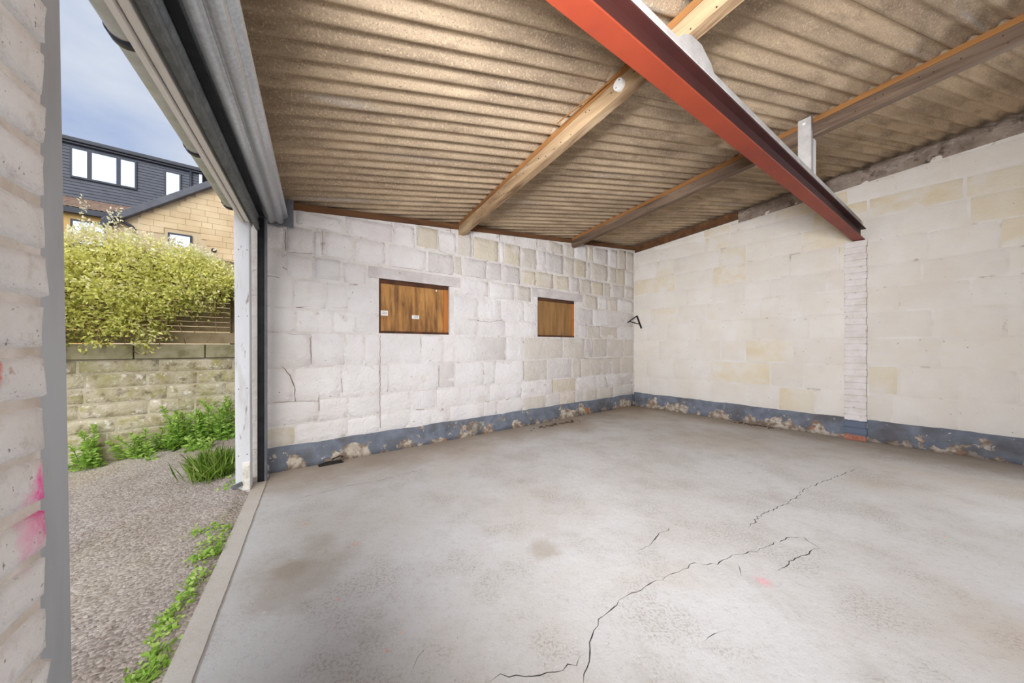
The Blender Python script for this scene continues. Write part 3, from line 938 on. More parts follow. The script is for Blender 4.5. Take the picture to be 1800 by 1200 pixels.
random.seed(3)
win1 = boarded_window(1, W1, 'plywood', True)
win2 = boarded_window(2, W2, 'plywood_plain', False)
for (x0, y0, x1, y1) in ((667, 546, 682, 554), (724, 554.5, 737, 560)):
    w0, z0 = BK.hit(x0, y1, -.04); w1_, z1_ = BK.hit(x1, y0, -.04)
    st = MB().box(BK, max(w0, W1[0] + .028), w1_, z0, z1_, -.0428, -.0405).build('sticker', 'paper', win1)
    for k in range(2):
        zz = z0 + (z1_ - z0) * (.35 + .3 * k)
        MB().box(BK, w0 + .03, w1_ - .012, zz, zz + .005, -.0406, -.0402).build('print_line', 'ink', st)
w0, z0 = BK.hit(767, 511, -.04)
MB().box(BK, w0 - .008, w0 + .010, z0 - .008, z0 + .01, -.0428, -.0405).build('sticker', 'paper', win1)
def lintel(root, x0, x1, z0, z1):
    a, b = BK.w(x0), BK.w(x1)
    return MB().box(BK, a, b, z0, z1, -.25, .012).build('lintel', 'grey_lintel', root, bevel=.004)
lintel(win1, 648, 808, ZT, 2.085)
lintel(win2, 935, 1023, ZT, 2.09)

# ================================================================== TIMBER AND STEEL UNDER THE ROOF
def purlin(base, name, label, mat, w0=0.0, w1=11.0):
    c = base - PN * .04
    root = empty(name, (c[0], c[1], roofz(*c) - .17))
    tag(root, label, 'purlin', 'timber purlins carrying the roof sheets')
    def ends(dz):
        r = []
        for t in (w0, w1):
            p = c + PD * t
            r.append((p[0], p[1], roofz(*p) - AMP - dz))
        return r
    a, b = ends(.0225); MB().bar(a, b, .082, .045).build('top_batten', 'fresh_timber', root, bevel=.002)
    a, b = ends(.045 + .055); MB().bar(a, b, .075, .11).build('joist', mat, root, bevel=.004)
    nail = MB()
    for t in np.arange(.25, 6.5, .11):
        p = c + PD * (t + random.uniform(-.05, .05)) - PN * .0375
        z = roofz(*p) - AMP - .06 - random.uniform(0, .08)
        a = Vector((p[0], p[1], z))
        nail.tube([a, a - Vector((PN[0], PN[1], 0)) * .004], .004, 6)
    stuff(nail.build('nail_heads', 'rust', root))
    return root


purl1 = purlin(P1, 'roof_purlin', 'light brown roof purlin nearer the roller shutter, carrying a white round fitting', 'old_timber', -.12)
purl2 = purlin(P2, 'roof_purlin', 'greyish brown roof purlin nearer the right wall, propped by a white post', 'grey_timber', -.12)

# wall plates
def plate_bar(fr, w0, w1, h, d0, d1, drop, name, mat, label, nseg=1):
    mb = MB()
    mb.box(fr, w0, w1, roof_at(fr, w0) - drop - h, roof_at(fr, w0) - drop, d0, d1, z1b=roof_at(fr, w1) - drop, z0b=roof_at(fr, w1) - drop - h)
    return tag(mb.build(name, mat, bevel=.003), label, 'timber')


plate_bar(BK, BK.w(514), WB - .02, .066, -.06, .022, .03, 'wall_plate', 'dark_timber', 'thin brown timber plate along the top of the rubble back wall')
plate_bar(RT, .03, WT_END, .125, .002, .045, .03, 'wall_plate', 'dark_timber', 'short dark brown timber fixed at the top of the right wall by the corner')

# steel beam
BD = V2(.8260, .5637); BN = V2(.5637, -.8260)
B0 = V2(.1254, 1.2544) + BN * .05
ZBM = 2.538
def bline(t, z, off=0.0):
    p = B0 + BD * t + BN * off; return (p[0], p[1], z)
t0 = ((-.36) - B0 @ FT.n) / (BD @ FT.n)
t1 = ((RT.o + RT.n * .0) @ RT.n - B0 @ RT.n) / (BD @ RT.n) + .1
beam = tag(empty('steel_beam', bline((t0 + t1) / 2, ZBM)), 'red oxide painted steel beam crossing the roof to the brick pier', 'beam')
MB().bar(bline(t0, ZBM + .005), bline(t1, ZBM + .005), .10, .010).build('bottom_flange', 'red_oxide', beam, bevel=.002)
MB().bar(bline(t0, ZBM + .0775), bline(t1, ZBM + .0775), .008, .135).build('web', 'shaded_red_steel', beam)
MB().bar(bline(t0, ZBM + .150), bline(t1, ZBM + .150), .10, .010).build('top_flange', 'shaded_red_steel', beam, bevel=.002)
tp = t1 - .38
MB().bar(bline(t0, ZBM + .175), bline(tp, ZBM + .175), .105, .038).build('packing_board', 'grey_plate', beam, bevel=.003)

# gusset block between beam and first purlin: where the purlin crosses the beam line
def cross(base, direction, off=0.0):
    M = np.array([[BD[0], -direction[0]], [BD[1], -direction[1]]])
    return np.linalg.solve(M, base - (B0 + BN * off))[0]
tA = cross(P1 - PN * .04, PD)
ztop = ZBM + .194
g = []
for (dt, dz) in ((-.19, 0), (-.13, .055), (-.05, .095), (.06, .10), (.11, .075), (.17, .05), (.215, 0)):
    p = bline(tA + dt, ztop + dz, .045); g.append(p)
gus = MB().prism(g, Vector((-BN[0], -BN[1], 0)) * .05).build('packing_gusset', 'grey_plate', bevel=.003)
tag(gus, 'grey rounded packing piece between the red beam and the first purlin', 'packing')
# white prop under the second purlin
tB = cross(P2 - PN * .04, PD)
pr = bline(tB, 0)
zp = roofz(pr[0], pr[1]) - AMP
prop = tag(empty('roof_prop', (pr[0], pr[1], ztop)), 'short white timber post standing on the red beam under the second purlin', 'post')
pc = B0 + BD * (tB - .035) - PN * .06
MB().bar((pc[0], pc[1], ztop), (pc[0], pc[1], zp - .01), .045, .09, up=(PD[0], PD[1], 0)).build('front_strut', 'grey_plate', prop, bevel=.002)
pc2 = B0 + BD * (tB + .03)
MB().bar((pc2[0], pc2[1], ztop), (pc2[0], pc2[1], zp - .158), .07, .07, up=(PD[0], PD[1], 0)).build('post', 'white_timber', prop, bevel=.002)
bt = Vector((pc[0], pc[1], zp - .06)) - Vector((PN[0], PN[1], 0)) * .0225
MB().tube([bt, bt - Vector((PN[0], PN[1], 0)) * .01], .011, 10).build('bolt_head', 'white_plastic', prop)

# round white fitting on the first purlin's side
fr_p = Frame(P1 - PN * .0775, PD, -PN)
wv, zv = fr_p.hit(1091, 151)
c = Vector(fr_p.P(wv, zv, 0)); nn = Vector((-PN[0], -PN[1], 0))
fit = tag(empty('conduit_box', tuple(c)), 'round white plastic junction box fixed to the side of the purlin', 'junction box')
MB().tube([c, c + nn * .022], .036, 20).build('body', 'white_plastic', fit)
MB().tube([c + nn * .022, c + nn * .030], .034, 20).build('lid', 'white_plastic', fit)
for k in (-1, 1):
    s_ = c + nn * .030 + Vector((0, 0, .018 * k)) + Vector((PD[0], PD[1], 0)) * .012 * k
    MB().tube([s_, s_ + nn * .002], .004, 8).build('screw', 'rust', fit)
# splintered lath hanging from the first purlin
a = Vector(fr_p.P(wv - .05, roof_at(fr_p, wv - .05) - .05, .01)); b = Vector(fr_p.P(wv + .38, roof_at(fr_p, wv + .38) - .16, .10))
tag(MB().bar(fr_p.P(wv - .5, roof_at(fr_p, wv - .5) - .075, .10), fr_p.P(wv + .02, roof_at(fr_p, wv) - .045, .008), .004, .008).build('split_lath', 'fresh_timber'), 'thin split of orange wood hanging off the first purlin', 'splinter')

# ------------------------------------------------------------------ brick pier under the beam
pier = tag(empty('brick_pier', RT.P((PIER[0] + PIER[1]) / 2, 0, .05)), 'slim whitewashed brick pier on the right wall under the red beam', 'pier')
MB().box(RT, PIER[0] + .008, PIER[1] - .008, -.02, ZBM - .012, -.02, .082).build('core', 'pier', pier)
random.seed(9)
nrow = 31
hh = (ZBM - .004) / nrow
for k in range(nrow):
    z = k * hh; j = lambda s_=.003: random.uniform(-s_, s_)
    da = j(.004)
    MB().box(RT, PIER[0] + j(), PIER[1] + j(.005), z + .004, z + hh - .003 + j(.002), -.02, .094 + da).build('brick', 'pier', pier, bevel=.004)

# ------------------------------------------------------------------ roller shutter
RC_N, RC_Z, RC_R = -.339, 2.44, .097
sh = tag(empty('roller_shutter', FT.P(2.3, 2.35, RC_N)), 'galvanised roller shutter rolled up over the doorway', 'roller shutter')
def extrude_profile(prof, s0, s1, name, mat, parent, cap=True):
    """prof: open list of (n, z); thin curved sheet swept along the wall"""
    vs = []; fs = []; k = len(prof)
    for s_ in (s0, s1):
        for (n_, z_) in prof: vs.append(FT.P(s_, z_, n_))
    for i in range(k - 1): fs.append((i, i + 1, k + i + 1, k + i))
    o = obj(name, vs, fs, mat, parent, smooth=True)
    m = o.modifiers.new('thickness', 'SOLIDIFY'); m.thickness = .003; m.offset = 0
    return o
NSL = 7
for k in range(NSL):
    a0 = 2 * math.pi * (k + .35) / NSL; da = 2 * math.pi / NSL
    prof = []
    for i in range(13):
        f = i / 12
        rr = RC_R - .022 + .027 * math.sin(math.pi * min(1, max(0, (f - .10) / .80))) ** .7
        if f < .10 or f > .90: rr = RC_R - .016
        an = a0 + da * (f * 1.02 - .01)
        prof.append((RC_N + rr * math.cos(an), RC_Z + rr * math.sin(an)))
    extrude_profile(prof, .79, 3.735, 'slat', 'galvanised', sh)
MB().tube([FT.P(.78, RC_Z, RC_N), FT.P(3.76, RC_Z, RC_N)], .06, 16).build('barrel', 'dull_galvanised', sh, smooth=True)
# hanging curtain behind the lintel
for k in range(3):
    z0 = 2.243 + .066 * k
    prof = [(-.452 + .012 * math.sin(math.pi * i / 10), z0 + .066 * i / 10) for i in range(11)]
    extrude_profile(prof, .86, 3.62, 'slat', 'dull_galvanised', sh)
MB().box(FT, .86, 3.62, 2.222, 2.246, -.462, -.436).build('bottom_bar', 'dull_galvanised', sh, bevel=.002)
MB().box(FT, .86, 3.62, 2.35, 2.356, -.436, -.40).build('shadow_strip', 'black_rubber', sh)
MB().box(FT, 3.752, 3.758, 2.335, 2.60, -.47, -.195).build('end_plate', 'grey_steel', sh, bevel=.003)
MB().box(FT, .765, .771, 2.335, 2.60, -.345, -.195).build('end_plate', 'grey_steel', sh, bevel=.003)
# far guide
g = MB().box(FT, 3.60, 3.64, .0, 2.34, -.452, -.405).build('guide_rail', 'black_rubber', sh, bevel=.003)
MB().box(FT, 3.605, 3.66, .0, 2.34, -.404, -.385).build('guide_rail', 'grey_steel', sh, bevel=.003)
# near guide: leans a little
def leaning(s0, s1, z0, z1, n0, n1, name, mat):
    L = lambda s_, z: s_ + .983 - .0273 * z - .953
    poly = [FT.P(L(s0, z0), z0, n0), FT.P(L(s1, z0), z0, n0), FT.P(L(s1, z1), z1, n0), FT.P(L(s0, z1), z1, n0)]
    return MB().prism(poly, Vector((FT.n[0], FT.n[1], 0)) * (n1 - n0)).build(name, mat, sh, bevel=.003)
leaning(.845, .953, .0, 2.34, -.432, -.402, 'guide_rail', 'guide_steel')
leaning(.835, .847, .0, 2.34, -.43, -.396, 'guide_rail', 'grey_steel')
# bolts on the soffit
for px in (355, 408):
    pass

# ------------------------------------------------------------------ doorway: post, lintel boards, gutter
post = tag(empty('door_post', FT.P(3.5, 0, -.53)), 'flaking white timber post at the far side of the doorway', 'post')
pv = []
for (z, sh_) in ((-.03, 0), (2.36, -.010)):
    for (s_, n_) in ((3.45, -.575), (3.56, -.575), (3.56, -.478), (3.45, -.478)):
        pv.append(FT.P(s_ + sh_ * 0, z, n_ + sh_))
obj('shaft', [pv[0], pv[3], pv[2], pv[1], pv[4], pv[7], pv[6], pv[5]], BOXF, 'white_timber', post, bevel=.004)
MB().box(FT, 3.440, 3.452, .005, .235, -.528, -.480).build('repair_patch', 'cream_timber', post, bevel=.002)
MB().bar(FT.P(3.435, .045, -.595), FT.P(3.435, .07, -.53), .02, .028).build('foot_bracket', 'dull_galvanised', post, bevel=.002)
for z in (.35, .9, 1.5, 2.05):
    for n_ in (-.555, -.5):
        a = Vector(FT.P(3.452, z + n_ * .1, n_)); MB().tube([a, a - Vector((FT.d[0], FT.d[1], 0)) * .004], .004, 6).build('nail', 'rust', post)
lin = tag(empty('door_lintel', FT.P(2.3, 2.24, -.52)), 'weathered cream timber boards over the doorway', 'lintel')
MB().box(FT, .8, 3.6, 2.237, 2.335, -.517, -.485).build('head_board', 'cream_timber', lin, bevel=.004)
MB().box(FT, .2, 3.47, 2.222, 2.52, -.542, -.522).build('fascia_board', 'cream_timber', lin, bevel=.003)
gut = tag(empty('gutter', FT.P(2.0, 2.34, -.62)), 'half round gutter outside above the doorway', 'gutter')
prof = [(-.600 + .045 * math.cos(a), 2.352 + .045 * math.sin(a)) for a in np.linspace(math.pi, 2 * math.pi, 13)]
extrude_profile(prof, .1, 3.42, 'channel', 'gutter', gut)
for s_ in (1.05, 1.75, 2.55, 3.40):
    prof = [(-.600 + .051 * math.cos(a), 2.352 + .051 * math.sin(a)) for a in np.linspace(math.pi * .95, 2 * math.pi, 13)]
    extrude_profile(prof, s_ - .02, s_ + .02, 'bracket', 'anthracite', gut)

# ------------------------------------------------------------------ small things in the room
# triangular shelf bracket beside the corner, on the right wall
w0, z0 = RT.hit(1120, 555); w1_, z1_ = RT.hit(1128, 577)
br = tag(empty('shelf_bracket', RT.P(w1_, z1_, 0)), 'black triangular metal shelf bracket on the right wall by the corner', 'bracket')
A = Vector(RT.P(w0, z0, .012)); Bp = Vector(RT.P(w1_, z1_, .012)); wt, zt_ = RT.hit(1103, 567, .24); Tp = Vector(RT.P(wt, zt_, .24)); Md = A.lerp(Bp, .68)
MB().bar(A, Bp, .03, .014, up=(RT.n[0], RT.n[1], 0)).build('wall_leg', 'black_metal', br)
MB().bar(A, Tp, .016, .014).build('arm', 'black_metal', br)
MB().bar(Md, A.lerp(Tp, .80), .020, .014).build('brace', 'black_metal', br)

# dark rag and twig on the floor against the back wall
p = floor_pt(580, 812)
deb = tag(empty('dark_rag', tuple(p)), 'crumpled dark rag with a stick on the floor at the back wall', 'rag')
vs = []; fs = []
nx, ny = 16, 9
for j in range(ny):
    for i in range(nx):
        u, v = i / (nx - 1) - .5, j / (ny - 1) - .5
        e = max(0, 1 - (2 * u) ** 2) * max(0, 1 - (2 * v) ** 2)
        q_ = Vector(BK.P(BK.w(580) + u * .22, 0, .06 + v * .09))
        vs.append((q_.x, q_.y, .001 + e * (.022 + .02 * noise.noise((u * 9, v * 7, 2)))))
for j in range(ny - 1):
    for i in range(nx - 1):
        a = j * nx + i; fs.append((a, a + 1, a + nx + 1, a + nx))
obj('cloth', vs, fs, 'soot_rag', deb, smooth=True)
a = Vector(BK.P(BK.w(601), .0, .10))
MB().tube([a, a + Vector((0, 0, .03)), a + Vector((-.004, 0, .062))], .005, 7).build('stick', 'twig', deb)
MB().tube([a + Vector((-.004, 0, .06)), a + Vector((-.03, -.01, .072)), a + Vector((-.09, -.06, .05))], .006, 7).build('twig', 'soot_rag', deb)


def debris(px, py, n, spread, label, fr):
    c = floor_pt(px, py); mbd = MB()
    for _ in range(n):
        t = random.gauss(0, spread); o_ = random.gauss(0, .03)
        p_ = Vector((c.x + fr.d[0] * t + fr.n[0] * o_, c.y + fr.d[1] * t + fr.n[1] * o_, 0))
        r = random.uniform(.004, .013)
        a_ = random.uniform(0, 6.3)
        mbd.bar(p_ + Vector((0, 0, r * .4)), p_ + Vector((math.cos(a_) * r * 2.2, math.sin(a_) * r * 2.2, r * .5)), r * 1.2, r * .8)
    o = mbd.build('dead_leaf_litter', 'soil'); tag(o, label, 'litter'); stuff(o); return o


random.seed(31)
debris(985, 745, 130, .22, 'scatter of dead leaves and grit at the foot of the back wall', BK)
debris(1325, 747, 70, .13, 'small scatter of dead leaves at the foot of the right wall', RT)

# ================================================================== OUTSIDE
# ------------------------------------------------------------------ gravel track
vs = []; fs = []
sl = np.linspace(-7, 9.5, 84); nl = np.concatenate([np.linspace(-9, -3, 14), np.linspace(-2.9, -.44, 42)])
for s_ in sl:
    for n_ in nl:
        z = groundz(s_, n_) + (.018 * noise.noise((s_ * 1.6, n_ * 1.6, 0)) + .006 * noise.noise((s_ * 7, n_ * 7, 3))) * min(1, max(0, -.46 - n_) * 5)
        vs.append(FT.P(s_, max(-.5, z), n_))
N = len(nl)
for i_ in range(len(sl) - 1):
    for k in range(N - 1):
        a = i_ * N + k; fs.append((a, a + N, a + N + 1, a + 1))
ground = struct(obj('ground', vs, fs, 'gravel', smooth=True))
# far ground and lane so that nothing floats
far = struct(obj('ground_far', [(-70, -60, -.6), (70, -60, -.6), (70, 80, -.6), (-70, 80, -.6)], [(0, 1, 2, 3)], 'gravel'))

# loose pebbles
oct_v = np.array([(1, 0, 0), (0, 1, 0), (-1, 0, 0), (0, -1, 0), (0, 0, .7), (0, 0, -.7)], float)
oct_f = [(0, 1, 4), (1, 2, 4), (2, 3, 4), (3, 0, 4), (1, 0, 5), (2, 1, 5), (3, 2, 5), (0, 3, 5)]
pv = []; pf = []
rp = random.Random(12)
for k in range(5200):
    s_ = rp.uniform(.4, 5.3); n_ = -.5 - abs(rp.gauss(0, .55)) if rp.random() < .6 else rp.uniform(-2.4, -.5)
    r = rp.uniform(.003, .0085) * (1.5 if rp.random() < .08 else 1)
    c = np.array(FT.P(s_, groundz(s_, n_) + .018 * noise.noise((s_ * 1.6, n_ * 1.6, 0)) + .006 * noise.noise((s_ * 7, n_ * 7, 3)), n_))
    a = rp.uniform(0, 6.28); e = rp.uniform(.6, 1)
    R = np.array([[math.cos(a), -math.sin(a), 0], [math.sin(a), math.cos(a), 0], [0, 0, 1]])
    b = len(pv)
    pv += [tuple(x) for x in (oct_v * (r * 1.2, r * e, r)) @ R.T + c]
    pf += [tuple(i_ + b for i_ in f) for f in oct_f]
peb = obj('loose_gravel', pv, pf, 'pebble')
stuff(tag(peb, 'loose pale gravel scattered over the track outside the doorway', 'gravel'))

# ------------------------------------------------------------------ garden wall across the track
gw = tag(empty('garden_wall', GW.P(.6, 0, 0)), 'mossy coursed stone garden wall across the track outside', 'garden wall')
GZT = GW.hit(124, 633)[1]                     # underside of coping
def gz(w_):
    p = V2(*GW.P(w_, 0, 0)[:2]); return groundz(FT.d @ p, FT.n @ p)
MB().box(GW, -3.2, 6.0, -.6, GZT, -.3, -.006).build('core', 'garden_mortar', gw)
random.seed(14)
z = GZT; row = 0
while z > -.35:
    hgt = .165 if row else .158
    a = -1.6 + random.uniform(0, .3)
    while a < 3.2:
        L = random.uniform(.32, .75); b = a + L
        if z > gz((a + b) / 2) - .02:
            j = lambda: random.uniform(-.005, .005)
            stone(GW, [(a + .004, z - .004 + j()), (b - .004, z - .004 + j()), (b - .004 + j(), z - hgt + .004 + j()), (a + .004 + j(), z - hgt + .004 + j())], random.uniform(.004, .012), 'mossy_stone', gw, rough=.006, freq=9, d0=-.006, sink=.004, rnd=.03)
        a = b
    z -= hgt; row += 1
cop = [-2.6, -1.9, -1.1, -.35, GW.w(236), GW.w(361), GW.w(361) + .9, 3.6, 4.5]
CZ1 = GZT + .175
for a, b in zip(cop[:-1], cop[1:]):
    MB().box(GW, a + .004, b - .004, GZT + .004, CZ1, -.32, .03).build('coping_stone', 'coping', gw, bevel=.008)

# ------------------------------------------------------------------ slatted fence on the wall
fn = tag(empty('slat_fence', GW.P(.6, CZ1, -.12)), 'weathered horizontal slat fence standing on the garden wall', 'fence')
MB().box(GW, -2.6, 4.4, CZ1 + .012, CZ1 + .155, -.16, -.11).build('gravel_board', 'concrete_board', fn, bevel=.004)
z = CZ1 + .170
rs = random.Random(8)
while z < CZ1 + 1.08:
    h_ = .058
    for a, b in ((-2.6, -.62), (-.56, 1.28), (1.32, 3.1)):
        MB().box(GW, a, b, z + rs.uniform(-.002, .002), z + h_, -.145 + rs.uniform(-.004, .004), -.125).build('slat', 'fence_wood', fn)
    z += .064
for w_ in (-2.6, -.59, 1.30, 3.1):
    MB().box(GW, w_ - .035, w_ + .035, CZ1, CZ1 + 1.12, -.22, -.15).build('fence_post', 'fence_wood', fn, bevel=.004)

# ------------------------------------------------------------------ climber over the fence
cl = tag(empty('climbing_shrub', GW.P(.2, CZ1, 0)), 'dense yellow green climbing shrub hanging over the fence and garden wall', 'climber')
def prof(xs, ys): return lambda x: float(np.interp(x, xs, ys))
top_px = prof([60, 118, 150, 200, 250, 300, 335, 370, 400, 440], [398, 404, 402, 408, 416, 428, 436, 452, 474, 500])
bot_px = prof([60, 118, 150, 175, 200, 225, 250, 285, 300, 330, 360, 385, 400, 440], [612, 604, 600, 612, 590, 575, 610, 612, 570, 555, 545, 555, 520, 520])
C = []; D = []; TI = []; LN = []
rc = np.random.default_rng(5)
wl, wr = GW.w(60) - .9, GW.w(432)
ncl = 1250
while ncl:
    w_ = rc.uniform(wl, wr)
    # back to a reference column: silhouette measured on the wall plane
    p = GW.P(w_, 0, 0); px = CX + p[0] / p[1] * FPX
    zt = CAMH + (HY - top_px(px)) / FPX * p[1]; zb = CAMH + (HY - bot_px(px)) / FPX * p[1]
    f = rc.uniform(0, 1)
    z = zb + (zt - zb) * f
    thin = 1.0 if f > .3 else .35 + f * 2.0
    if px > 290 and f < .45: thin *= .55
    if rc.uniform() > thin: continue
    ncl -= 1
    bulge = .10 + .36 * math.sin(math.pi * min(1, .25 + .75 * f)) ** .8
    d = rc.uniform(-.05, bulge) if f < .9 else rc.uniform(-.25, bulge)
    c = np.array(GW.P(w_, z, d)); m = int(rc.integers(14, 26))
    grow = np.array((GW.n[0], GW.n[1], 0)) * .6 + rc.normal(size=3) * .6 + np.array((0, 0, -.15 if f < .8 else .6))
    off = rc.normal(size=(m, 3)) * .045
    C.append(c + off); D.append(grow + rc.normal(size=(m, 3)) * .75 + off * 8)
    base_t = .30 + .34 * f + rc.normal() * .10 + (.28 if f > .88 else 0) + (.3 if rc.uniform() < .06 else 0)
    TI.append(base_t + rc.normal(size=m) * .11); LN.append(rc.uniform(.03, .058, m))
# upright sprigs on top
for (px, h_) in ((145, 62), (190, 46), (207, 50), (330, 14), (165, 22), (230, 20), (260, 18), (300, 14)):
    y0 = top_px(px) + 10
    for k in range(46):
        f = k / 45
        yy = y0 - h_ * f; xx = px + rc.normal() * (3.2 if f < .8 else 4.2) + 6 * math.sin(f * 2)
        w_, z = GW.hit(xx, yy)
        C.append(np.array([GW.P(w_, z, .05 + rc.normal() * .03)])); D.append(rc.normal(size=(1, 3)) + (0, 0, .4)); TI.append(np.array([.75 + .25 * f + rc.normal() * .08])); LN.append(np.array([.035]))
C = np.concatenate(C); D = np.concatenate(D); TI = np.concatenate(TI); LN = np.concatenate(LN)
stuff(leaves('foliage', C, D, LN, LN * .5, TI, 'climber_leaf', cl))
for k in range(14):
    w_ = rc.uniform(GW.w(118) - .4, GW.w(400)); p0 = Vector(GW.P(w_, CZ1 + rc.uniform(-.15, .1), .05))
    pts = [p0 + Vector((0, 0, .001))]
    cur = p0.copy(); zz = rc.uniform(.5, .95)
    for t_ in range(1, 7):
        f = t_ / 6
        pts.append(Vector(GW.P(w_ + .10 * math.sin(f * 3 + k) + rc.normal() * .02, p0.z + zz * f, .04 + .12 * math.sin(f * math.pi))))
    MB().tube(pts, .004, 5, .002).build('stem', 'bark', cl, smooth=True)
for (x0, y0, x1, y1, x2, y2) in ((200, 550, 205, 590, 185, 606), (283, 570, 286, 590, 282, 606), (178, 580, 175, 598, 190, 607)):
    MB().tube([GW.P(*GW.hit(x, y), .06) for x, y in ((x0, y0), (x1, y1), (x2, y2))], .005, 5).build('stem', 'bark', cl, smooth=True)

# ------------------------------------------------------------------ weeds at the foot of the garden wall
def weed(px, n_off, height, nst, label, seed, lean=0.0, tint=.5):
    r_ = np.random.default_rng(seed)
    w_ = GW.w(px)
    p = V2(*GW.P(w_, 0, n_off)[:2]); gzv = groundz(FT.d @ p, FT.n @ p) - .02
    root = tag(empty('leafy_weed', (p[0], p[1], gzv)), label, 'weed', 'leafy weeds at the foot of the garden wall')
    C = []; D = []; TI = []; LN = []; mb_ = MB()
    for k in range(nst):
        h_ = height * r_.uniform(.6, 1.0); bx, by = r_.normal() * .07 * math.sqrt(nst / 4), r_.normal() * .05
        lx, ly = r_.normal() * .05 + lean, r_.normal() * .05
        P_ = lambda f: np.array((p[0] + bx + lx * f * f * 1.5, p[1] + by + ly * f * f * 1.5, gzv + h_ * f))
        mb_.tube([P_(0), P_(.35), P_(.7), P_(1)], .004, 5, .002)
        for f in np.linspace(.12, 1, max(8, int(h_ / .022))):
            c = P_(f)
            for q_ in range(3 if f < .85 else 5):
                a = r_.uniform(0, 6.28); up = .25 + .9 * max(0, f - .7) / .3
                C.append(c); D.append((math.cos(a), math.sin(a), up + r_.normal() * .2)); LN.append((.055 + .03 * r_.uniform()) * (1.15 - .5 * f)); TI.append(tint - .22 + .38 * f + r_.normal() * .12)
    LN = np.array(LN)
    stuff(leaves('foliage', np.array(C), np.array(D), LN, LN * .36, TI, 'weed_leaf', root))
    stuff(mb_.build('stems', 'weed_stem', root))
    return root


MAT['weed_stem'] = mk('green_stem', S(120, 150, 80), S(100, 124, 64), 20, bump=0)
weed(147, .12, .30, 4, 'short leafy weed farthest left at the foot of the garden wall', 41)
weed(176, .14, .46, 5, 'leafy weed with one tall shoot, second from the left along the garden wall', 42)
weed(245, .16, .34, 9, 'round bushy weed in the middle of the garden wall foot', 43)
weed(288, .12, .30, 7, 'darker leafy weed right of the round bushy one', 44, tint=.36)
weed(330, .18, .50, 13, 'tallest dense clump of leafy weeds at the garden wall', 45)
weed(372, .22, .46, 13, 'dense clump of leafy weeds beside the white door post', 46)
weed(404, .24, .55, 9, 'tall leafy weeds half hidden behind the white door post', 47)
weed(345, .42, .16, 9, 'low weeds in front of the tallest clump', 48, tint=.62)

# grass tuft by the post
c = FT.P(3.95, groundz(3.95, -.80), -.80)
gt = tag(empty('grass_tuft', c), 'bright tuft of long grass beside the foot of the white door post', 'grass')
r_ = np.random.default_rng(3)
n_ = 1000
base = np.array(c) + np.stack([r_.normal(size=n_) * .07, r_.normal(size=n_) * .07, np.zeros(n_) - .02], 1)
dr = np.stack([r_.normal(size=n_) * .42, r_.normal(size=n_) * .42, np.ones(n_)], 1)
stuff(leaves('blades', base, dr, r_.uniform(.12, .30, n_), .0042, r_.uniform(.1, .9, n_), 'grass_blade', gt, fold=.05))

# creeping weeds along the slab edge
def creeping(pts, nleaf, spread, label, seed, size=.03):
    r_ = np.random.default_rng(seed)
    P_ = [floor_pt(x, y, -.03) for x, y in pts]
    root = tag(empty('creeping_weed', tuple(P_[0])), label, 'weed', 'creeping weeds along the slab edge')
    idx = r_.integers(0, len(P_), nleaf); C = []; D = []
    for k in idx:
        q_ = P_[k]; x, y = q_.x + r_.normal() * spread, q_.y + r_.normal() * spread
        pp = V2(x, y); nn_ = FT.n @ pp
        if nn_ > -.482:
            x -= FT.n[0] * (nn_ + .49); y -= FT.n[1] * (nn_ + .49); pp = V2(x, y)
        C.append((x, y, groundz(FT.d @ pp, FT.n @ pp) + abs(r_.normal()) * .016)); a = r_.uniform(0, 6.28); D.append((math.cos(a), math.sin(a), r_.uniform(.1, .7)))
    L = r_.uniform(.6, 1.2, nleaf) * size
    stuff(leaves('foliage', C, D, L, L * .62, r_.uniform(.25, .95, nleaf), 'weed_leaf', root, fold=.1))
    return root


creeping([(345, 945), (365, 940), (385, 938), (402, 936)], 90, .025, 'flat green weed reaching out from the slab edge, farther of the two large ones', 61)
creeping([(372, 965), (380, 978), (365, 985), (350, 995), (385, 960)], 170, .03, 'bushy green weed against the slab edge, nearer of the two large ones', 62)
creeping([(330, 1040), (345, 1030), (352, 1020), (318, 1060)], 90, .022, 'dull green creeping weed along the middle of the slab edge', 63, .026)
creeping([(300, 1085), (315, 1078), (328, 1062), (290, 1098)], 90, .02, 'pale green creeping weed below the middle of the slab edge', 64, .028)
creeping([(280, 1115), (290, 1120), (270, 1135), (300, 1105)], 70, .018, 'yellowish creeping weed on the slab edge near the bottom', 65, .024)
creeping([(255, 1185), (270, 1165), (280, 1150), (245, 1200), (265, 1195)], 150, .022, 'large leafed weed at the slab edge nearest the viewer', 66, .032)
creeping([(408, 850), (415, 862), (405, 870), (420, 866)], 55, .03, 'small weed at the foot of the white door post', 67)

# ------------------------------------------------------------------ house behind
hs = tag(empty('house', HS.P(3, 0, 0)), 'stone house with a dark clad dormer rising behind the garden wall', 'house')
def HB(x0, y0, x1, y1, d): 
    a = HS.hit(x0, y0, d); b = HS.hit(x1, y1, d); return a, b
wl0 = HS.w(20) - 2.5; wr0 = HS.w(350)
ztop = HS.hit(115, 246)[1]; zbot = HS.hit(118, 352)[1]
MB().box(HS, wl0, wr0, zbot - .6, ztop, -3.5, -.02).build('dormer_wall', 'cladding', hs)
mb = MB(); z = zbot - .3
while z < ztop - .05:
    mb.add([HS.P(wl0, z, .0), HS.P(wr0, z, .0), HS.P(wr0, z, .022), HS.P(wl0, z, .022), HS.P(wl0, z + .112, -.01), HS.P(wr0, z + .112, -.01), HS.P(wr0, z + .112, .004), HS.P(wl0, z + .112, .004)], BOXF)
    z += .115
stuff(mb.build('cladding_boards', 'cladding', hs))
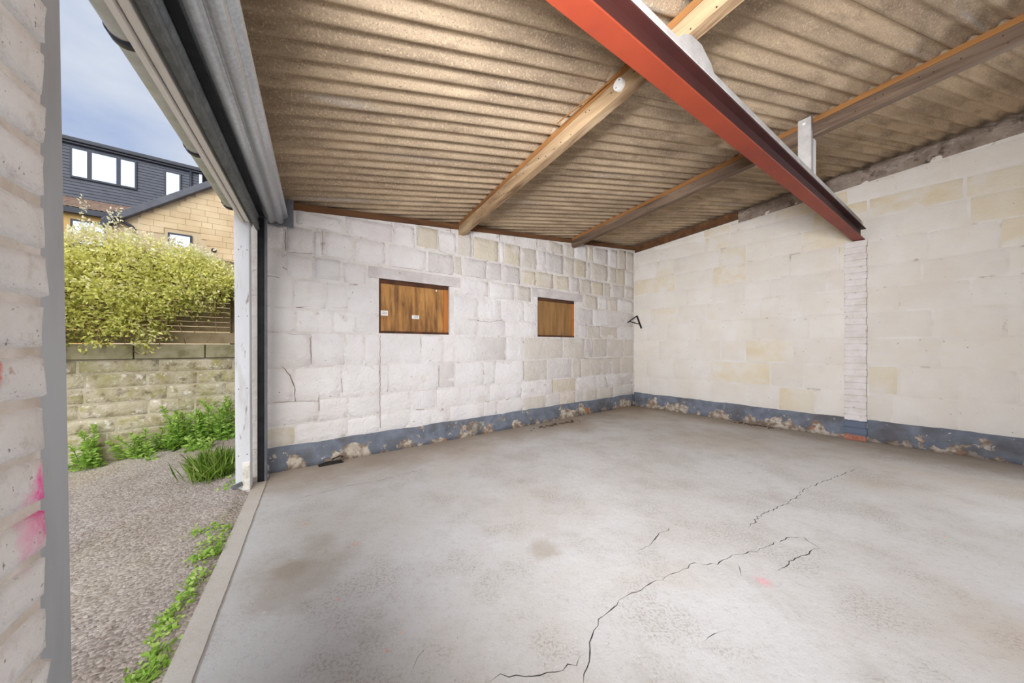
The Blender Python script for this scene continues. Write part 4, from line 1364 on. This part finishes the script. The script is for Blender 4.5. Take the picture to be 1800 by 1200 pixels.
MB().box(HS, wl0 - .1, wr0 + .25, ztop - .02, ztop + .13, -3.6, .16).build('dormer_roof', 'anthracite', hs, bevel=.02)
MB().box(HS, wl0 - .1, wr0 + .1, ztop - .10, ztop - .02, .02, .10).build('dormer_gutter', 'anthracite', hs, bevel=.02)
w_ = HS.w(336); MB().tube([HS.P(w_, ztop - .05, .07), HS.P(w_, ztop - 2.2, .07)], .045, 8).build('downpipe', 'anthracite', hs, smooth=True)
w_ = HS.w(352); MB().box(HS, w_ - .03, w_ + .06, ztop - 1.6, ztop - .12, -.1, .06).build('corner_trim', 'white_upvc', hs)


def house_window(x0, x1, yt, yb, d, splits, parent=hs):
    """x0,x1 in photo columns; yt,yb rows measured at x0"""
    a, zt_ = HS.hit(x0, yt, d); b = HS.w(x1, d); zb_ = HS.hit(x0, yb, d)[1]
    fr_ = MB().box(HS, a, b, zb_, zt_, d - .05, d + .03).build('window', 'anthracite', parent, bevel=.006)
    e = [a] + [HS.w(q_, d) for q_ in splits] + [b]
    for l_, r2_ in zip(e[:-1], e[1:]):
        MB().box(HS, l_ + .06, r2_ - .06, zb_ + .07, zt_ - .07, d + .028, d + .034).build('pane', 'glass', fr_)
    return fr_


house_window(123, 241, 257, 311, .03, (158, 209))
house_window(289, 319, 299, 352, .03, ())
# lower roof strip and wall below the dormer
d_e = 1.4
za = HS.hit(120, 345, 0)[1]; ze = HS.hit(118, 363, d_e)[1]
wle, wre = HS.w(20, d_e) - 2.5, HS.w(214, d_e)
ntile = 44; vs = []; fs = []
for i_ in range(ntile * 6 + 1):
    f = i_ / (ntile * 6); ww_ = wle + (wre + .6 - wle) * f
    bz = .02 * abs(math.sin(math.pi * i_ / 6))
    for k in range(6):
        t_ = k / 5; vs.append(HS.P(ww_, ze + (za - ze) * t_ + bz + (.015 if k % 2 else 0), d_e + .1 + (-.15 - d_e) * t_))
for i_ in range(ntile * 6):
    for k in range(5):
        a = i_ * 6 + k; fs.append((a, a + 6, a + 7, a + 1))
obj('tiled_roof', vs, fs, 'roof_tile', hs, smooth=True)
MB().box(HS, wle, wre + .3, ze - .22, ze - .02, d_e + .02, d_e + .16).build('eaves_gutter', 'anthracite', hs, bevel=.02)
MB().box(HS, wle, wre + .9, -1, ze - .05, d_e - 4, d_e - .02).build('main_wall', 'render_yellow', hs)
house_window(124, 188, 384, 432, d_e, ())
# gable wing, nearer
DG = 2.9
P0g = HS.hit(206, 384, DG); Pk = HS.hit(372, 325, DG)
slope = (Pk[1] - P0g[1]) / (Pk[0] - P0g[0])
wpk = HS.w(455, DG); zpk = P0g[1] + slope * (wpk - P0g[0])
wend = wpk + (wpk - P0g[0])
gx0 = HS.w(198, DG)
poly = [HS.P(gx0, -1, DG - .02), HS.P(wend, -1, DG - .02), HS.P(wend, P0g[1], DG - .02), HS.P(wpk, zpk, DG - .02), HS.P(gx0, P0g[1] - .05, DG - .02)]
MB().prism(poly, Vector((-HS.n[0], -HS.n[1], 0)) * 3.0).build('gable_wall', 'ashlar_joint', hs)
rs = random.Random(77)
zz = -.2; row = 0
gw_a = HS.hit(295, 408, DG); gw_b = HS.hit(338, 408, DG); gwz1 = gw_a[1] + .05; gwz0 = HS.hit(295, 446, DG)[1] - .1
while zz < zpk:
    a = gx0 + .005 + (rs.uniform(.1, .4))
    prev = gx0 + .005
    while prev < wpk + .6:
        b = prev + rs.uniform(.28, .62); h_ = .215
        ztop_ = P0g[1] + slope * (prev - P0g[0]) if b < wpk else P0g[1] + slope * (2 * wpk - b - P0g[0])
        clash = not (b < gw_a[0] or prev > gw_b[0] or zz > gwz1 or zz + h_ < gwz0)
        if zz + h_ < ztop_ - .02 and zz + h_ > 1.6 and not clash:
            MB().box(HS, prev + .004, b - .004, zz + .004, zz + h_ - .004, DG - .03, DG + rs.uniform(.0, .008)).build('ashlar_block', 'ashlar', hs)
        prev = b
    zz += .215; row += 1
# verge
ve = [(P0g[0] - .25, P0g[1] - .25 * slope), (wpk, zpk)]
for (a_, b_) in ((ve[0], ve[1]), (ve[1], (wend + .25, P0g[1] - .25 * slope))):
    MB().bar(HS.P(a_[0], a_[1], DG - 1.3), HS.P(b_[0], b_[1], DG - 1.3), 3.0, .20).build('verge', 'slate_verge', hs, bevel=.01)
house_window(295, 338, 408, 452, DG, ())
c_ = Vector(HS.P(*HS.hit(376, 440, DG), DG + .004)); hn = Vector((HS.n[0], HS.n[1], 0))
MB().tube([c_, c_ + hn * .03], .075, 16).build('vent', 'black_metal', hs)
for pts in (((203, 375, DG + .1), (203, 382, DG + .1), (232, 398, DG + .08), (236, 402, DG + .08), (236, 430, DG + .08)),):
    MB().tube([HS.P(*HS.hit(x, y, d), d) for x, y, d in pts], .045, 8).build('downpipe', 'anthracite', hs, smooth=True)
a_ = HS.hit(210, 378, DG); MB().bar(HS.P(a_[0], a_[1], DG + .22), HS.P(a_[0] - .32, a_[1] - .52, DG + .22), .25, .16).build('soffit_end', 'anthracite', hs, bevel=.01)


# ------------------------------------------------------------------ added fill lamps on the side walls, out of view, to brighten the room
tg = NT('fill_lamp_diffuser'); tg.b.inputs['Emission Color'].default_value = (1, .97, .93, 1); tg.b.inputs['Emission Strength'].default_value = 3; MAT['fill_diffuser'] = tg.m


def fill_lamp(fr, w_, d, z, aim, watt, label):
    root = tag(empty('fill_lamp', fr.P(w_, z, d)), label, 'lamp', 'added fill lamps on the side walls')
    MB().box(fr, w_ - .31, w_ + .31, z - .14, z + .14, d, d + .063).build('fill_lamp_housing', 'white_plastic', root, bevel=.01)
    MB().box(fr, w_ - .29, w_ + .29, z - .12, z + .12, d + .063, d + .070).build('fill_diffuser', 'fill_diffuser', root, bevel=.003)
    li = bpy.data.lights.new('fill_light', 'AREA'); li.shape = 'RECTANGLE'; li.size = .56; li.size_y = .22
    li.energy = watt; li.color = (.95, .97, 1.03); li.spread = math.radians(126)
    lo = bpy.data.objects.new('fill_light', li); COL.objects.link(lo)
    lo.location = fr.P(w_, z, d + .075); lo.rotation_euler = (-Vector(aim)).to_track_quat('Z', 'X').to_euler()
    return root


fill_lamp(FT, .22, -.325, 1.95, (.50, .86, -.06), 124, 'added fill lamp, out of view, high on the brick wall beside the doorway')
fill_lamp(RT, 5.3, .01, 2.05, (-.86, -.42, -.20), 62, 'added fill lamp, out of view, on the cream right wall beyond the brick pier')
